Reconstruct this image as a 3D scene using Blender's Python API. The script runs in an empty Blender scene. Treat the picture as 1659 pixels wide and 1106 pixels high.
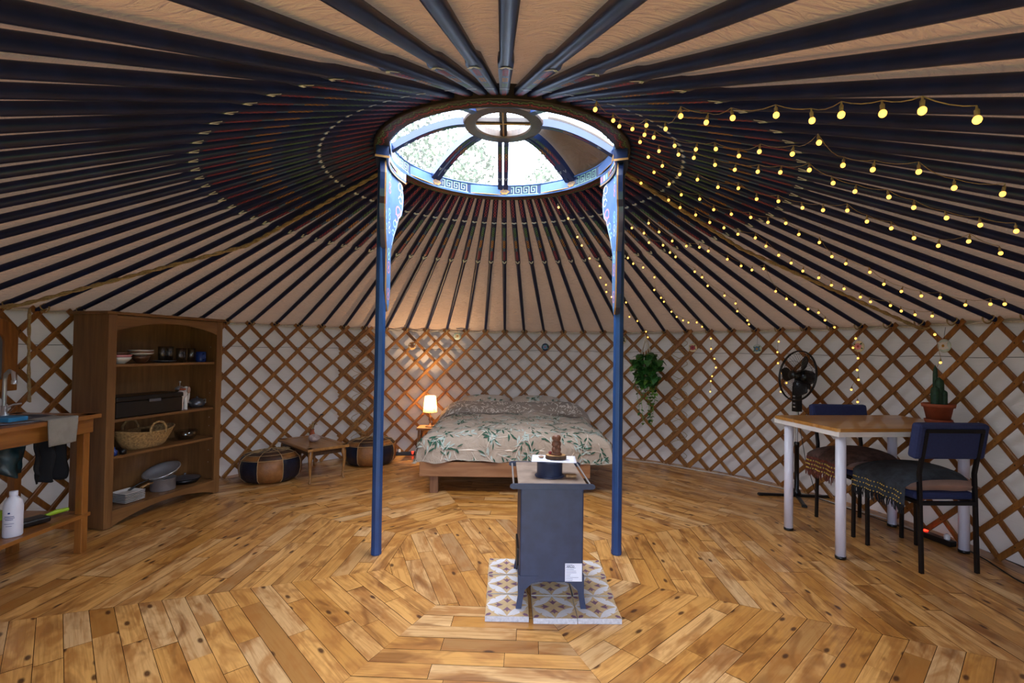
import bpy, math, random
from math import sin, cos, pi, sqrt, atan2, radians as R
from mathutils import Vector as V, Matrix as MX, noise as NZ
random.seed(7)
scn = bpy.context.scene
COL = scn.collection

# ------------------------------------------------------------------ camera, sky, daylight, exposure
F_PX = 795.98
cam = bpy.data.cameras.new('camera'); camo = bpy.data.objects.new('camera', cam); COL.objects.link(camo)
cam.sensor_width = 36.0; cam.lens = F_PX * 36.0 / 1659.0; cam.clip_start = 0.02
camo.matrix_world = (MX.Translation((0.0706, -2.9343, 1.212)) @ MX.Rotation(0.0168, 4, 'X')
                     @ MX.Rotation(pi/2, 4, 'X') @ MX.Rotation(0.0136, 4, 'Z'))
scn.camera = camo
scn.view_settings.view_transform = 'Standard'
scn.view_settings.look = 'None'
scn.view_settings.gamma = 1.0
scn.view_settings.exposure = 0.66
scn.view_settings.use_curve_mapping = False
SKY = 15.0
scn.cycles.transparent_max_bounces = 32
world = bpy.data.worlds.new('sky'); scn.world = world; world.use_nodes = True
wn = world.node_tree; wn.nodes.clear()
_tc = wn.nodes.new('ShaderNodeTexCoord'); _sp = wn.nodes.new('ShaderNodeSeparateXYZ')
_cr = wn.nodes.new('ShaderNodeValToRGB'); _bg = wn.nodes.new('ShaderNodeBackground'); _o = wn.nodes.new('ShaderNodeOutputWorld')
wn.links.new(_tc.outputs['Generated'], _sp.inputs[0]); wn.links.new(_sp.outputs['Z'], _cr.inputs[0])
_e = _cr.color_ramp.elements
_e[0].position = 0.0; _e[0].color = (0.12, 0.14, 0.17, 1)
_e[1].position = 0.02; _e[1].color = (0.20, 0.25, 0.36, 1)
_x = _e.new(0.25); _x.color = (0.36, 0.44, 0.60, 1)
_x = _e.new(0.5); _x.color = (0.82, 0.92, 1.0, 1)
_x = _e.new(0.75); _x.color = (1.0, 1.0, 1.0, 1)
wn.links.new(_cr.outputs[0], _bg.inputs[0]); _bg.inputs[1].default_value = SKY
wn.links.new(_bg.outputs[0], _o.inputs[0])
def area(name, loc, rot, sx, sy, power, col, portal=False):
    l = bpy.data.lights.new(name, 'AREA'); l.shape = 'RECTANGLE'; l.size = sx; l.size_y = sy
    l.energy = power; l.color = col
    if portal: l.cycles.is_portal = True
    o = bpy.data.objects.new(name, l); COL.objects.link(o); o.location = loc; o.rotation_euler = rot
    return o
area('crown_portal', (0, 0, 2.75), (0, 0, 0), 1.6, 1.6, 1, (1, 1, 1), True)
area('door_portal', (0, -3.12, 0.72), (R(90), 0, 0), 1.16, 1.44, 1, (1, 1, 1), True)

# ------------------------------------------------------------------ helpers
def lin(h):
    if isinstance(h, (tuple, list)): return tuple(h)[:3]
    h = h.lstrip('#'); out = []
    for i in (0, 2, 4):
        c = int(h[i:i+2], 16) / 255
        out.append(c/12.92 if c <= 0.04045 else ((c+0.055)/1.055)**2.4)
    return tuple(out)
def c4(h): return lin(h) + (1.0,)
MAT = {}
def newmat(name):
    m = bpy.data.materials.new(name); m.use_nodes = True; MAT[name] = m
    nt = m.node_tree; b = nt.nodes['Principled BSDF']
    return m, nt, b
def nd(nt, t, **k):
    n = nt.nodes.new(t)
    for a, v in k.items():
        if a in n.inputs.keys(): n.inputs[a].default_value = v
        else: setattr(n, a, v)
    return n
def mixc(nt, fac, a, b, mode='MIX'):
    n = nt.nodes.new('ShaderNodeMix'); n.data_type = 'RGBA'; n.blend_type = mode; n.clamp_factor = True
    if isinstance(fac, (int, float)): n.inputs[0].default_value = fac
    else: nt.links.new(fac, n.inputs[0])
    for i, x in ((6, a), (7, b)):
        if isinstance(x, tuple): n.inputs[i].default_value = x if len(x) == 4 else x + (1,)
        else: nt.links.new(x, n.inputs[i])
    return n.outputs[2]
def ramp(nt, src, p0, p1, v0=0.0, v1=1.0):
    n = nt.nodes.new('ShaderNodeMapRange'); n.clamp = True
    nt.links.new(src, n.inputs[0]); n.inputs[1].default_value = p0; n.inputs[2].default_value = p1
    n.inputs[3].default_value = v0; n.inputs[4].default_value = v1
    return n.outputs[0]
def noise(nt, scale=(1, 1, 1), s=1.0, det=3.0, rough=.55, coord='Object', dist=0.0):
    tc = nt.nodes.new('ShaderNodeTexCoord'); mp = nt.nodes.new('ShaderNodeMapping')
    mp.inputs['Scale'].default_value = scale
    nt.links.new(tc.outputs[coord], mp.inputs[0])
    n = nd(nt, 'ShaderNodeTexNoise', Scale=s, Detail=det, Roughness=rough, Distortion=dist)
    nt.links.new(mp.outputs[0], n.inputs['Vector'])
    return n.outputs[0]
def mat(name, col, rough=.5, metal=0., var=.12, vs=12., bump=0., bs=60., spec=.5, coat=0., rnd=0., emit=None, es=0.):
    m, nt, b = newmat(name)
    c = c4(col); dark = tuple(x*(1-var*2) for x in c[:3])+(1,); lite = tuple(min(1, x*(1+var)) for x in c[:3])+(1,)
    n = noise(nt, s=vs)
    o = mixc(nt, ramp(nt, n, .3, .7), dark, lite)
    if rnd:
        at = nd(nt, 'ShaderNodeAttribute', attribute_name='rnd')
        o = mixc(nt, ramp(nt, at.outputs['Fac'], 0, 1, 0, rnd), o, (0, 0, 0, 1))
    nt.links.new(o, b.inputs['Base Color'])
    b.inputs['Roughness'].default_value = rough; b.inputs['Metallic'].default_value = metal
    b.inputs['Specular IOR Level'].default_value = spec
    b.inputs['Coat Weight'].default_value = coat
    if bump:
        bn = noise(nt, s=bs); bp = nd(nt, 'ShaderNodeBump', Strength=bump, Distance=.01)
        nt.links.new(bn, bp.inputs['Height']); nt.links.new(bp.outputs[0], b.inputs['Normal'])
    if emit:
        b.inputs['Emission Color'].default_value = c4(emit); b.inputs['Emission Strength'].default_value = es
    return m
def wood(name, c1, c2, axis=0, rough=.5, grain=34., coat=0., c3=None):
    m, nt, b = newmat(name)
    sc = [grain]*3; sc[axis] = 2.2
    g = noise(nt, tuple(sc), 1.0, 5, .6, dist=.6)
    at = nd(nt, 'ShaderNodeAttribute', attribute_name='rnd')
    o = mixc(nt, ramp(nt, g, .32, .68), c4(c1), c4(c2))
    o = mixc(nt, ramp(nt, at.outputs['Fac'], 0, 1, 0, .55), o, c4(c3 or c2))
    big = noise(nt, s=3.0)
    o = mixc(nt, ramp(nt, big, .35, .75, 0, .3), o, tuple(x*.6 for x in lin(c2))+(1,))
    nt.links.new(o, b.inputs['Base Color'])
    b.inputs['Roughness'].default_value = rough; b.inputs['Coat Weight'].default_value = coat
    bp = nd(nt, 'ShaderNodeBump', Strength=.15, Distance=.004)
    nt.links.new(g, bp.inputs['Height']); nt.links.new(bp.outputs[0], b.inputs['Normal'])
    return m

class MB:
    """Collects shapes and links them as ONE mesh object."""
    def __init__(s, M=None):
        s.v = []; s.f = []; s.mi = []; s.r = []; s.uv = []; s.M = M or MX.Identity(4); s.rnd = 0.0; s.sm = []
    def add(s, pts, faces, m=0, smooth=False, uvs=None):
        n = len(s.v); s.v += [s.M @ V(p) for p in pts]
        for k, f in enumerate(faces):
            s.f.append([n+i for i in f]); s.mi.append(m); s.r.append(s.rnd); s.sm.append(smooth)
            s.uv.append([uvs[i] for i in f] if uvs else None)
    def box(s, c, d, m=0, rot=None):
        x, y, z = [a/2 for a in d]; M = MX.Translation(c) @ (rot.to_4x4() if rot else MX.Identity(4))
        p = [M @ V((i*x, j*y, k*z)) for i in (-1, 1) for j in (-1, 1) for k in (-1, 1)]
        s.add(p, [(0, 1, 3, 2), (4, 6, 7, 5), (0, 4, 5, 1), (2, 3, 7, 6), (0, 2, 6, 4), (1, 5, 7, 3)], m)
    def tube(s, path, r, n=10, m=0, caps=True, smooth=True, flat=None):
        path = [V(p) for p in path]; k = len(path)
        rr = r if isinstance(r, (list, tuple)) else [r]*k
        pts = []; up = None
        for i, p in enumerate(path):
            t = (path[min(i+1, k-1)] - path[max(i-1, 0)]).normalized()
            if up is None: up = V((0, 0, 1)) if abs(t.z) < .9 else V((1, 0, 0))
            a = t.cross(up)
            if a.length < 1e-6: a = t.cross(V((0, 1, 0)))
            a.normalize(); b = a.cross(t).normalized(); up = b
            for j in range(n):
                q = 2*pi*(j+.5)/n; sx = flat[0] if flat else 1; sy = flat[1] if flat else 1
                pts.append(p + a*cos(q)*rr[i]*sx + b*sin(q)*rr[i]*sy)
        fs = [(i*n+j, i*n+(j+1) % n, (i+1)*n+(j+1) % n, (i+1)*n+j) for i in range(k-1) for j in range(n)]
        s.add(pts, fs, m, smooth)
        if caps:
            s.add(pts[:n], [tuple(range(n))], m); s.add(pts[-n:], [tuple(reversed(range(n)))], m)
    def lathe(s, prof, n=24, c=(0, 0, 0), m=0, smooth=True, a0=0, a1=2*pi, sx=1, sy=1):
        full = abs(a1-a0-2*pi) < 1e-6; na = n if full else n+1
        pts = []
        for r, z in prof:
            for j in range(na):
                q = a0+(a1-a0)*j/n; pts.append((c[0]+r*cos(q)*sx, c[1]+r*sin(q)*sy, c[2]+z))
        fs = []
        for i in range(len(prof)-1):
            for j in range(n if not full else n):
                j2 = (j+1) % na
                fs.append((i*na+j, i*na+j2, (i+1)*na+j2, (i+1)*na+j))
        s.add(pts, fs, m, smooth)
    def prism(s, outline, o, ax, ay, th, m=0, m2=None):
        """outline (u,v) in the plane o+u*ax+v*ay, extruded by th along ax x ay"""
        o, ax, ay = V(o), V(ax), V(ay); nn = ax.cross(ay).normalized()*th; k = len(outline)
        a = [o+ax*u+ay*v for u, v in outline]; b = [p+nn for p in a]
        s.add(a+b, [tuple(reversed(range(k))), tuple(range(k, 2*k))], m)
        s.add(a+b, [(i, (i+1) % k, k+(i+1) % k, k+i) for i in range(k)], m if m2 is None else m2)
    def grid(s, fn, nu, nv, m=0, smooth=True, uvf=None, closeu=False):
        pts = []; uvs = []
        for i in range(nv+1):
            for j in range(nu+1):
                u, v = j/nu, i/nv; pts.append(fn(u, v)); uvs.append(uvf(u, v) if uvf else (u, v))
        w = nu+1
        s.add(pts, [(i*w+j, i*w+j+1, (i+1)*w+j+1, (i+1)*w+j) for i in range(nv) for j in range(nu)], m, smooth, uvs)
    def ribbon(s, path, w, fn, m=0):
        """thin painted strip: 2-D path widened by w and mapped on a surface by fn(u,v)"""
        k = len(path); pts = []
        for i in range(k):
            a = path[max(i-1, 0)]; b = path[min(i+1, k-1)]; dx, dy = b[0]-a[0], b[1]-a[1]; l = sqrt(dx*dx+dy*dy) or 1
            nx, ny = -dy/l*w/2, dx/l*w/2; p = path[i]
            pts += [fn(p[0]+nx, p[1]+ny), fn(p[0]-nx, p[1]-ny)]
        s.add(pts, [(2*i, 2*i+1, 2*i+3, 2*i+2) for i in range(k-1)], m)
    def sphere(s, c, r, n=14, m=0, sz=1., sx=1., sy=1.):
        k = n//2+1
        s.lathe([(max(1e-5, r*sin(pi*i/k)), -r*cos(pi*i/k)*sz) for i in range(k+1)], n, c, m, True, sx=sx, sy=sy)
    def soft(s, c, d, m=0, n=14, e=3.2, droop=0., seed=0, wr=.006):
        """soft cushion: pinched pillow-like box"""
        def side(sg):
            def fn(u, v):
                a, b = 2*u-1, 2*v-1
                h = (max(0, 1-abs(a)**e)*max(0, 1-abs(b)**e))**.45
                k = 1-.06*(1-h)*0
                w = wr*NZ.noise(V((a*3+seed, b*3, sg)))
                return (c[0]+a*d[0]/2*k, c[1]+b*d[1]/2*k, c[2]+sg*h*d[2]/2+w*h-droop*(a*a+b*b))
            return fn
        s.grid(side(1), n, n, m); f = side(-1); s.grid(lambda u, v: f(1-u, v), n, n, m)
    def build(s, name, mats, parent=None, bevel=0, sub=0, loc=None, solid=0, weld=False):
        me = bpy.data.meshes.new(name)
        me.from_pydata([tuple(p) for p in s.v], [], s.f)
        if not isinstance(mats, (list, tuple)): mats = [mats]
        for x in mats: me.materials.append(MAT[x] if isinstance(x, str) else x)
        me.polygons.foreach_set('material_index', s.mi); me.polygons.foreach_set('use_smooth', s.sm)
        at = me.attributes.new('rnd', 'FLOAT', 'FACE'); at.data.foreach_set('value', s.r)
        if any(u is not None for u in s.uv):
            ul = me.uv_layers.new(name='UVMap'); k = 0; flat = []
            for u, f in zip(s.uv, s.f):
                for i in range(len(f)): flat += list(u[i]) if u else [0, 0]
            ul.data.foreach_set('uv', flat)
        me.update()
        o = bpy.data.objects.new(name, me); COL.objects.link(o)
        if parent is not None: o.parent = parent
        if loc is not None: o.location = loc
        if weld: o.modifiers.new('w', 'WELD').merge_threshold = 1e-4
        if solid:
            q = o.modifiers.new('s', 'SOLIDIFY'); q.thickness = solid; q.offset = 0
        if bevel:
            q = o.modifiers.new('b', 'BEVEL'); q.width = bevel; q.segments = 2; q.limit_method = 'ANGLE'; q.angle_limit = R(40)
        if sub:
            q = o.modifiers.new('u', 'SUBSURF'); q.levels = sub; q.render_levels = sub
        return o
def tag(o, label, cat, group=None, kind=None):
    if label: o['label'] = label
    if cat: o['category'] = cat
    if group: o['group'] = group
    if kind: o['kind'] = kind
    return o
def thing(name, label, cat, loc=(0, 0, 0), rz=0., group=None):
    o = bpy.data.objects.new(name, None); COL.objects.link(o); o.location = loc; o.rotation_euler = (0, 0, rz)
    o.empty_display_size = .1
    return tag(o, label, cat, group)
def struct(o): o['kind'] = 'structure'; return o
def copy_thing(src, label=None, group=None):
    c = src.copy(); COL.objects.link(c)
    if label: c['label'] = label
    if group: c['group'] = group
    for ch in [x for x in src.children]:
        d = ch.copy(); COL.objects.link(d); d.parent = c
        for g in [x for x in ch.children]:
            e = g.copy(); COL.objects.link(e); e.parent = d
    return c
def ordinal(n):
    return {1: 'first', 2: 'second', 3: 'third', 4: 'fourth', 5: 'fifth', 6: 'sixth', 7: 'seventh', 8: 'eighth', 9: 'ninth', 10: 'tenth', 11: 'eleventh',
            12: 'twelfth', 13: 'thirteenth', 14: 'fourteenth', 15: 'fifteenth', 16: 'sixteenth', 17: 'seventeenth', 18: 'eighteenth', 19: 'nineteenth',
            20: 'twentieth'}.get(n) or ('twenty-' + ordinal(n-20) if n < 30 else 'thirtieth' if n == 30 else 'thirty-' + ordinal(n-30) if n < 40 else 'fortieth')
def cyl(a, r, z): return V((r*cos(R(a)), r*sin(R(a)), z))

# ------------------------------------------------------------------ materials
mat('navy_paint', '#0f1a42', .42, 0, .25, 9, spec=.3)
mat('post_blue', '#1b4278', .38, 0, .12, 6, spec=.5)
mat('deep_blue', '#1b2c52', .3, 0, .15, 9)
mat('soft_blue', '#4e70a4', .5, 0, .1, 9)
mat('paint_red', '#a8404a', .6, var=.15); mat('paint_green', '#5c8a55', .6, var=.15); mat('paint_gold', '#c08a2c', .6, var=.15)
mat('paint_sky', '#5580a0', .6, var=.15); mat('paint_pale', '#c9d2c8', .6, var=.1); mat('paint_pink', '#d58d97', .6, var=.1)
mat('paint_mint', '#9fd3b0', .6, var=.1); mat('paint_cream', '#e2cfa8', .6, var=.1)
mat('ring_brown', '#33261f', .5, 0, .2, 7)
mat('gold_edge', '#b98746', .45, var=.15)
mat('rope', '#a2875f', .9, var=.15, vs=80, bump=.4, bs=200)
mat('white_cord', '#cfc6b8', .9, var=.1, vs=80)
mat('dark_wire', '#1a1612', .6)
mat('iron_blue', '#29334f', .48, 0.1, .12, 14, bump=.06, bs=300)
mat('iron_top', '#9a887c', .5, .3, .18, 10)
mat('steel', '#c9cbd0', .3, .75, .05)
mat('dark_steel', '#75767e', .32, .7, .1)
mat('black_plastic', '#0e0e10', .35, var=.1)
mat('black_metal', '#0c0c10', .42, .2, var=.1)
mat('navy_fabric', '#2a345f', .9, var=.08, vs=90, bump=.25, bs=400)
mat('white_enamel', '#dfe0ee', .3, var=.02, vs=4)
mat('white_wood', '#e6e2df', .45, var=.04, vs=8)
mat('terracotta', '#a4502c', .75, var=.14, vs=14)
mat('soil', '#2a1c14', .95); mat('cactus', '#24442c', .6, var=.25, vs=60)
mat('leaf_dark', '#356a2c', .4, var=.3, vs=22, rnd=.3); mat('leaf_light', '#6f9a3c', .4, var=.35, vs=30, rnd=.2)
mat('ceramic_white', '#d9d4cf', .25, var=.03); mat('ceramic_rim', '#9a6a50', .3)
mat('ceramic_brown', '#5c3a28', .3); mat('ceramic_blue', '#1f3a80', .25)
mat('clay', '#6e4632', .55, var=.18, vs=40); mat('paper', '#d9dbe8', .7, var=.02); mat('ink', '#3a3f63', .7)
mat('bark_slice', '#b58a58', .7, var=.2, vs=60); mat('bark', '#4b3524', .9, var=.25, vs=40)
mat('pebble', '#a98a72', .6); mat('bead_red', '#7c1f24', .35); mat('stone_pink', '#b9a39c', .7, var=.2, vs=30, bump=.4, bs=60)
mat('basket', '#b08c58', .85, var=.25, vs=70, bump=.6, bs=160)
mat('tan_leather', '#8e5c2c', .5, var=.25, vs=9, bump=.2, bs=70); mat('dark_leather', '#151a2a', .42, var=.3, vs=9, bump=.2, bs=70)
mat('brown_leather', '#43291a', .5, var=.35, vs=12, bump=.25, bs=60); mat('stitch', '#b99a6c', .8)
mat('towel', '#8f8a82', .95, var=.06, vs=20, bump=.4, bs=260); mat('black_cloth', '#0b0c12', .95)
mat('teal_bag', '#26424a', .35, var=.3, vs=14); mat('blue_basin', '#2f7fae', .5); mat('lime', '#94b428', .5)
mat('rug_grey', '#2f353d', .95, var=.25, vs=26, bump=.4, bs=200); mat('rug_brown', '#5c443c', .95, var=.3, vs=30, bump=.4, bs=200)
mat('rug_red', '#6a3326', .95, var=.3, vs=60); mat('fringe_black', '#0d0d12', .95); mat('cushion_pink', '#a88676', .9, var=.08)
mat('fringe_gold', '#c9a54a', .6); mat('red_led', '#ff2a14', .4, emit='#ff2010', es=6.0)
mat('bottle_white', '#dcdde8', .35, var=.02); mat('tile_body', '#b9b7bd', .7, var=.1, vs=80, bump=.3, bs=200)
mat('tile_ochre', '#cbae84', .6, var=.1, vs=20); mat('tile_white', '#d5d3da', .55, var=.05, vs=20)
mat('tile_purple', '#7c5a72', .6, var=.1); mat('tile_sand', '#c8aa82', .6, var=.1, vs=20)
mat('print_green', '#2e5a48', .85, var=.2, vs=40); mat('print_pale', '#b4c2bc', .85, var=.05); mat('print_white', '#e0d5c8', .85, var=.04)
mat('bark_tree', '#4a3c30', .9); mat('leaf_tree', '#4a5a3e', .6, var=.3, vs=2)
mat('grass', '#4d6434', .95, var=.3, vs=1)
wood('lattice_wood', '#ab722f', '#81501f', 2, .5, 40, c3='#683a1a')
wood('shelf_wood', '#8b6238', '#6d4826', 2, .45, 30, c3='#7a5430'); wood('shelf_wood_h', '#8b6238', '#6d4826', 0, .45, 30, c3='#7a5430')
wood('bench_wood', '#a5682a', '#74431a', 2, .4, 26, c3='#8a5220', coat=.3); wood('bench_wood_h', '#a86c2e', '#7a481c', 1, .4, 26, c3='#8a5220', coat=.3)
wood('bed_wood', '#a5764e', '#84552f', 0, .5, 22); wood('bed_wood_v', '#8a5f3e', '#6a4428', 2, .5, 22)
wood('table_wood', '#d39a50', '#a66e30', 0, .32, 16, coat=.3); wood('coffee_wood', '#ab7a42', '#7c5227', 0, .35, 20, coat=.2)
wood('dark_wood', '#4d3320', '#33200f', 2, .45, 24)

def canvas(name, c1, c2, sc, trans, strength, dist):
    m, nt, b = newmat(name)
    uvn = nt.nodes.new('ShaderNodeUVMap'); mp = nt.nodes.new('ShaderNodeMapping'); mp.inputs['Scale'].default_value = sc
    nt.links.new(uvn.outputs[0], mp.inputs[0])
    n = nd(nt, 'ShaderNodeTexNoise', Scale=1.0, Detail=3.0, Roughness=.5, Distortion=1.2); nt.links.new(mp.outputs[0], n.inputs['Vector'])
    n2 = noise(nt, s=1.3, det=2)
    nt.links.new(mixc(nt, ramp(nt, n2, .35, .65), c4(c1), c4(c2)), b.inputs['Base Color'])
    b.inputs['Roughness'].default_value = .9; b.inputs['Specular IOR Level'].default_value = .15
    bp = nd(nt, 'ShaderNodeBump', Strength=strength, Distance=dist)
    nt.links.new(n.outputs[0], bp.inputs['Height']); nt.links.new(bp.outputs[0], b.inputs['Normal'])
    tr = nd(nt, 'ShaderNodeBsdfTranslucent'); tr.inputs['Color'].default_value = c4(c1)
    mx = nt.nodes.new('ShaderNodeMixShader'); mx.inputs[0].default_value = trans
    nt.links.new(b.outputs[0], mx.inputs[1]); nt.links.new(tr.outputs[0], mx.inputs[2])
    nt.links.new(mx.outputs[0], nt.nodes['Material Output'].inputs[0])
canvas('roof_canvas', '#b59b8a', '#a98d7b', (2.2, 26, 1), .012, .8, .03)
canvas('wall_canvas', '#bdb0aa', '#b1a49f', (3, 16, 1), .02, .4, .015)

def floor_mat():
    m, nt, b = newmat('plank_floor')
    uvn = nt.nodes.new('ShaderNodeUVMap'); at = nd(nt, 'ShaderNodeAttribute', attribute_name='rnd')
    sx = nt.nodes.new('ShaderNodeSeparateXYZ'); nt.links.new(uvn.outputs[0], sx.inputs[0])
    cb = nt.nodes.new('ShaderNodeCombineXYZ')
    r50 = nd(nt, 'ShaderNodeMath', operation='MULTIPLY'); r50.inputs[1].default_value = 57.
    nt.links.new(at.outputs['Fac'], r50.inputs[0])
    nt.links.new(sx.outputs[0], cb.inputs[0]); nt.links.new(sx.outputs[1], cb.inputs[1]); nt.links.new(r50.outputs[0], cb.inputs[2])
    def nz(sc, det=3., dist=0., rough=.55):
        mp = nt.nodes.new('ShaderNodeMapping'); mp.inputs['Scale'].default_value = sc; nt.links.new(cb.outputs[0], mp.inputs[0])
        n = nd(nt, 'ShaderNodeTexNoise', Scale=1., Detail=det, Distortion=dist, Roughness=rough); nt.links.new(mp.outputs[0], n.inputs['Vector']); return n.outputs[0]
    grain = nz((2.5, 60, 1), 4., 1.2); blot = nz((5, 13, 1), 3., .4); burn = nz((3.0, 9.0, 3), 2.5, .8)
    o = mixc(nt, at.outputs['Fac'], c4('#e0a962'), c4('#c1873f'))
    pale = nd(nt, 'ShaderNodeMath', operation='FRACT'); mu = nd(nt, 'ShaderNodeMath', operation='MULTIPLY'); mu.inputs[1].default_value = 13.7
    nt.links.new(at.outputs['Fac'], mu.inputs[0]); nt.links.new(mu.outputs[0], pale.inputs[0])
    o = mixc(nt, ramp(nt, pale.outputs[0], .6, 1., 0, .5), o, c4('#e6cba0'))
    dk = nd(nt, 'ShaderNodeMath', operation='FRACT'); mu2 = nd(nt, 'ShaderNodeMath', operation='MULTIPLY'); mu2.inputs[1].default_value = 31.3
    nt.links.new(at.outputs['Fac'], mu2.inputs[0]); nt.links.new(mu2.outputs[0], dk.inputs[0])
    o = mixc(nt, ramp(nt, dk.outputs[0], .86, 1., 0, .6), o, c4('#7c4f28'))
    o = mixc(nt, ramp(nt, grain, .46, .68, 0, .6), o, c4('#a0692f'))
    o = mixc(nt, ramp(nt, blot, .46, .62, 0, .7), o, c4('#a3682c'))
    o = mixc(nt, ramp(nt, burn, .54, .68, 0, .72), o, c4('#774419'))
    vo = nd(nt, 'ShaderNodeTexVoronoi', Scale=1., voronoi_dimensions='2D'); mp = nt.nodes.new('ShaderNodeMapping'); mp.inputs['Scale'].default_value = (2.6, 6.0, 1)
    nt.links.new(cb.outputs[0], mp.inputs[0]); nt.links.new(mp.outputs[0], vo.inputs['Vector'])
    o = mixc(nt, ramp(nt, vo.outputs['Distance'], .035, .075, .9, 0), o, c4('#43220f'))
    nt.links.new(o, b.inputs['Base Color'])
    nt.links.new(ramp(nt, blot, .3, .7, .30, .46), b.inputs['Roughness'])
    b.inputs['Coat Weight'].default_value = .25; b.inputs['Coat Roughness'].default_value = .18
    bp = nd(nt, 'ShaderNodeBump', Strength=.12, Distance=.004); nt.links.new(grain, bp.inputs['Height']); nt.links.new(bp.outputs[0], b.inputs['Normal'])
floor_mat(); mat('gap', '#2c1a0e', .9)

def glass_mat(name, tint, gloss=.06, opac=0., oc='#ffffff'):
    m, nt, b = newmat(name); nt.nodes.remove(b)
    t = nd(nt, 'ShaderNodeBsdfTransparent'); t.inputs[0].default_value = c4(tint)
    g = nd(nt, 'ShaderNodeBsdfGlossy'); g.inputs['Roughness'].default_value = .03
    lw = nt.nodes.new('ShaderNodeLayerWeight'); mx = nt.nodes.new('ShaderNodeMixShader')
    pw = nd(nt, 'ShaderNodeMath', operation='POWER'); pw.inputs[1].default_value = 4.; nt.links.new(lw.outputs['Facing'], pw.inputs[0])
    ad = nd(nt, 'ShaderNodeMath', operation='MULTIPLY_ADD'); ad.inputs[1].default_value = .5; ad.inputs[2].default_value = gloss; nt.links.new(pw.outputs[0], ad.inputs[0])
    nt.links.new(ad.outputs[0], mx.inputs[0]); nt.links.new(t.outputs[0], mx.inputs[1]); nt.links.new(g.outputs[0], mx.inputs[2])
    out = mx.outputs[0]
    if opac:
        d = nd(nt, 'ShaderNodeBsdfTranslucent'); d.inputs[0].default_value = c4(oc)
        m2 = nt.nodes.new('ShaderNodeMixShader'); m2.inputs[0].default_value = opac
        nt.links.new(out, m2.inputs[1]); nt.links.new(d.outputs[0], m2.inputs[2]); out = m2.outputs[0]
    nt.links.new(out, nt.nodes['Material Output'].inputs[0])
glass_mat('roof_glass', '#f4f8ff', .02, .02)
glass_mat('drinking_glass', '#e8ecee', .12)
glass_mat('fan_mesh', '#8a8478', .05)
def shade_mat():
    m, nt, b = newmat('lamp_shade'); nt.nodes.remove(b)
    t = nd(nt, 'ShaderNodeBsdfTranslucent'); t.inputs[0].default_value = c4('#a88a58')
    d = nd(nt, 'ShaderNodeBsdfDiffuse'); d.inputs[0].default_value = c4('#b39a6c')
    mx = nt.nodes.new('ShaderNodeMixShader'); mx.inputs[0].default_value = .4
    nt.links.new(t.outputs[0], mx.inputs[1]); nt.links.new(d.outputs[0], mx.inputs[2]); nt.links.new(mx.outputs[0], nt.nodes['Material Output'].inputs[0])
shade_mat()
mat('bulb_glow', '#fff0c0', .3, emit='#ffb84c', es=1.5)
def duvet_mat(name, c1, c2):
    m, nt, b = newmat(name)
    n = noise(nt, s=4, det=4, dist=.6); nt.links.new(mixc(nt, ramp(nt, n, .3, .7), c4(c1), c4(c2)), b.inputs['Base Color'])
    b.inputs['Roughness'].default_value = .85; b.inputs['Sheen Weight'].default_value = .2
    n3 = noise(nt, s=9, det=5, dist=1.0); bp = nd(nt, 'ShaderNodeBump', Strength=.7, Distance=.03)
    nt.links.new(n3, bp.inputs['Height']); nt.links.new(bp.outputs[0], b.inputs['Normal'])
duvet_mat('duvet', '#b5a697', '#a39383'); duvet_mat('duvet_back', '#8f7f72', '#7c6d60')

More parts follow.
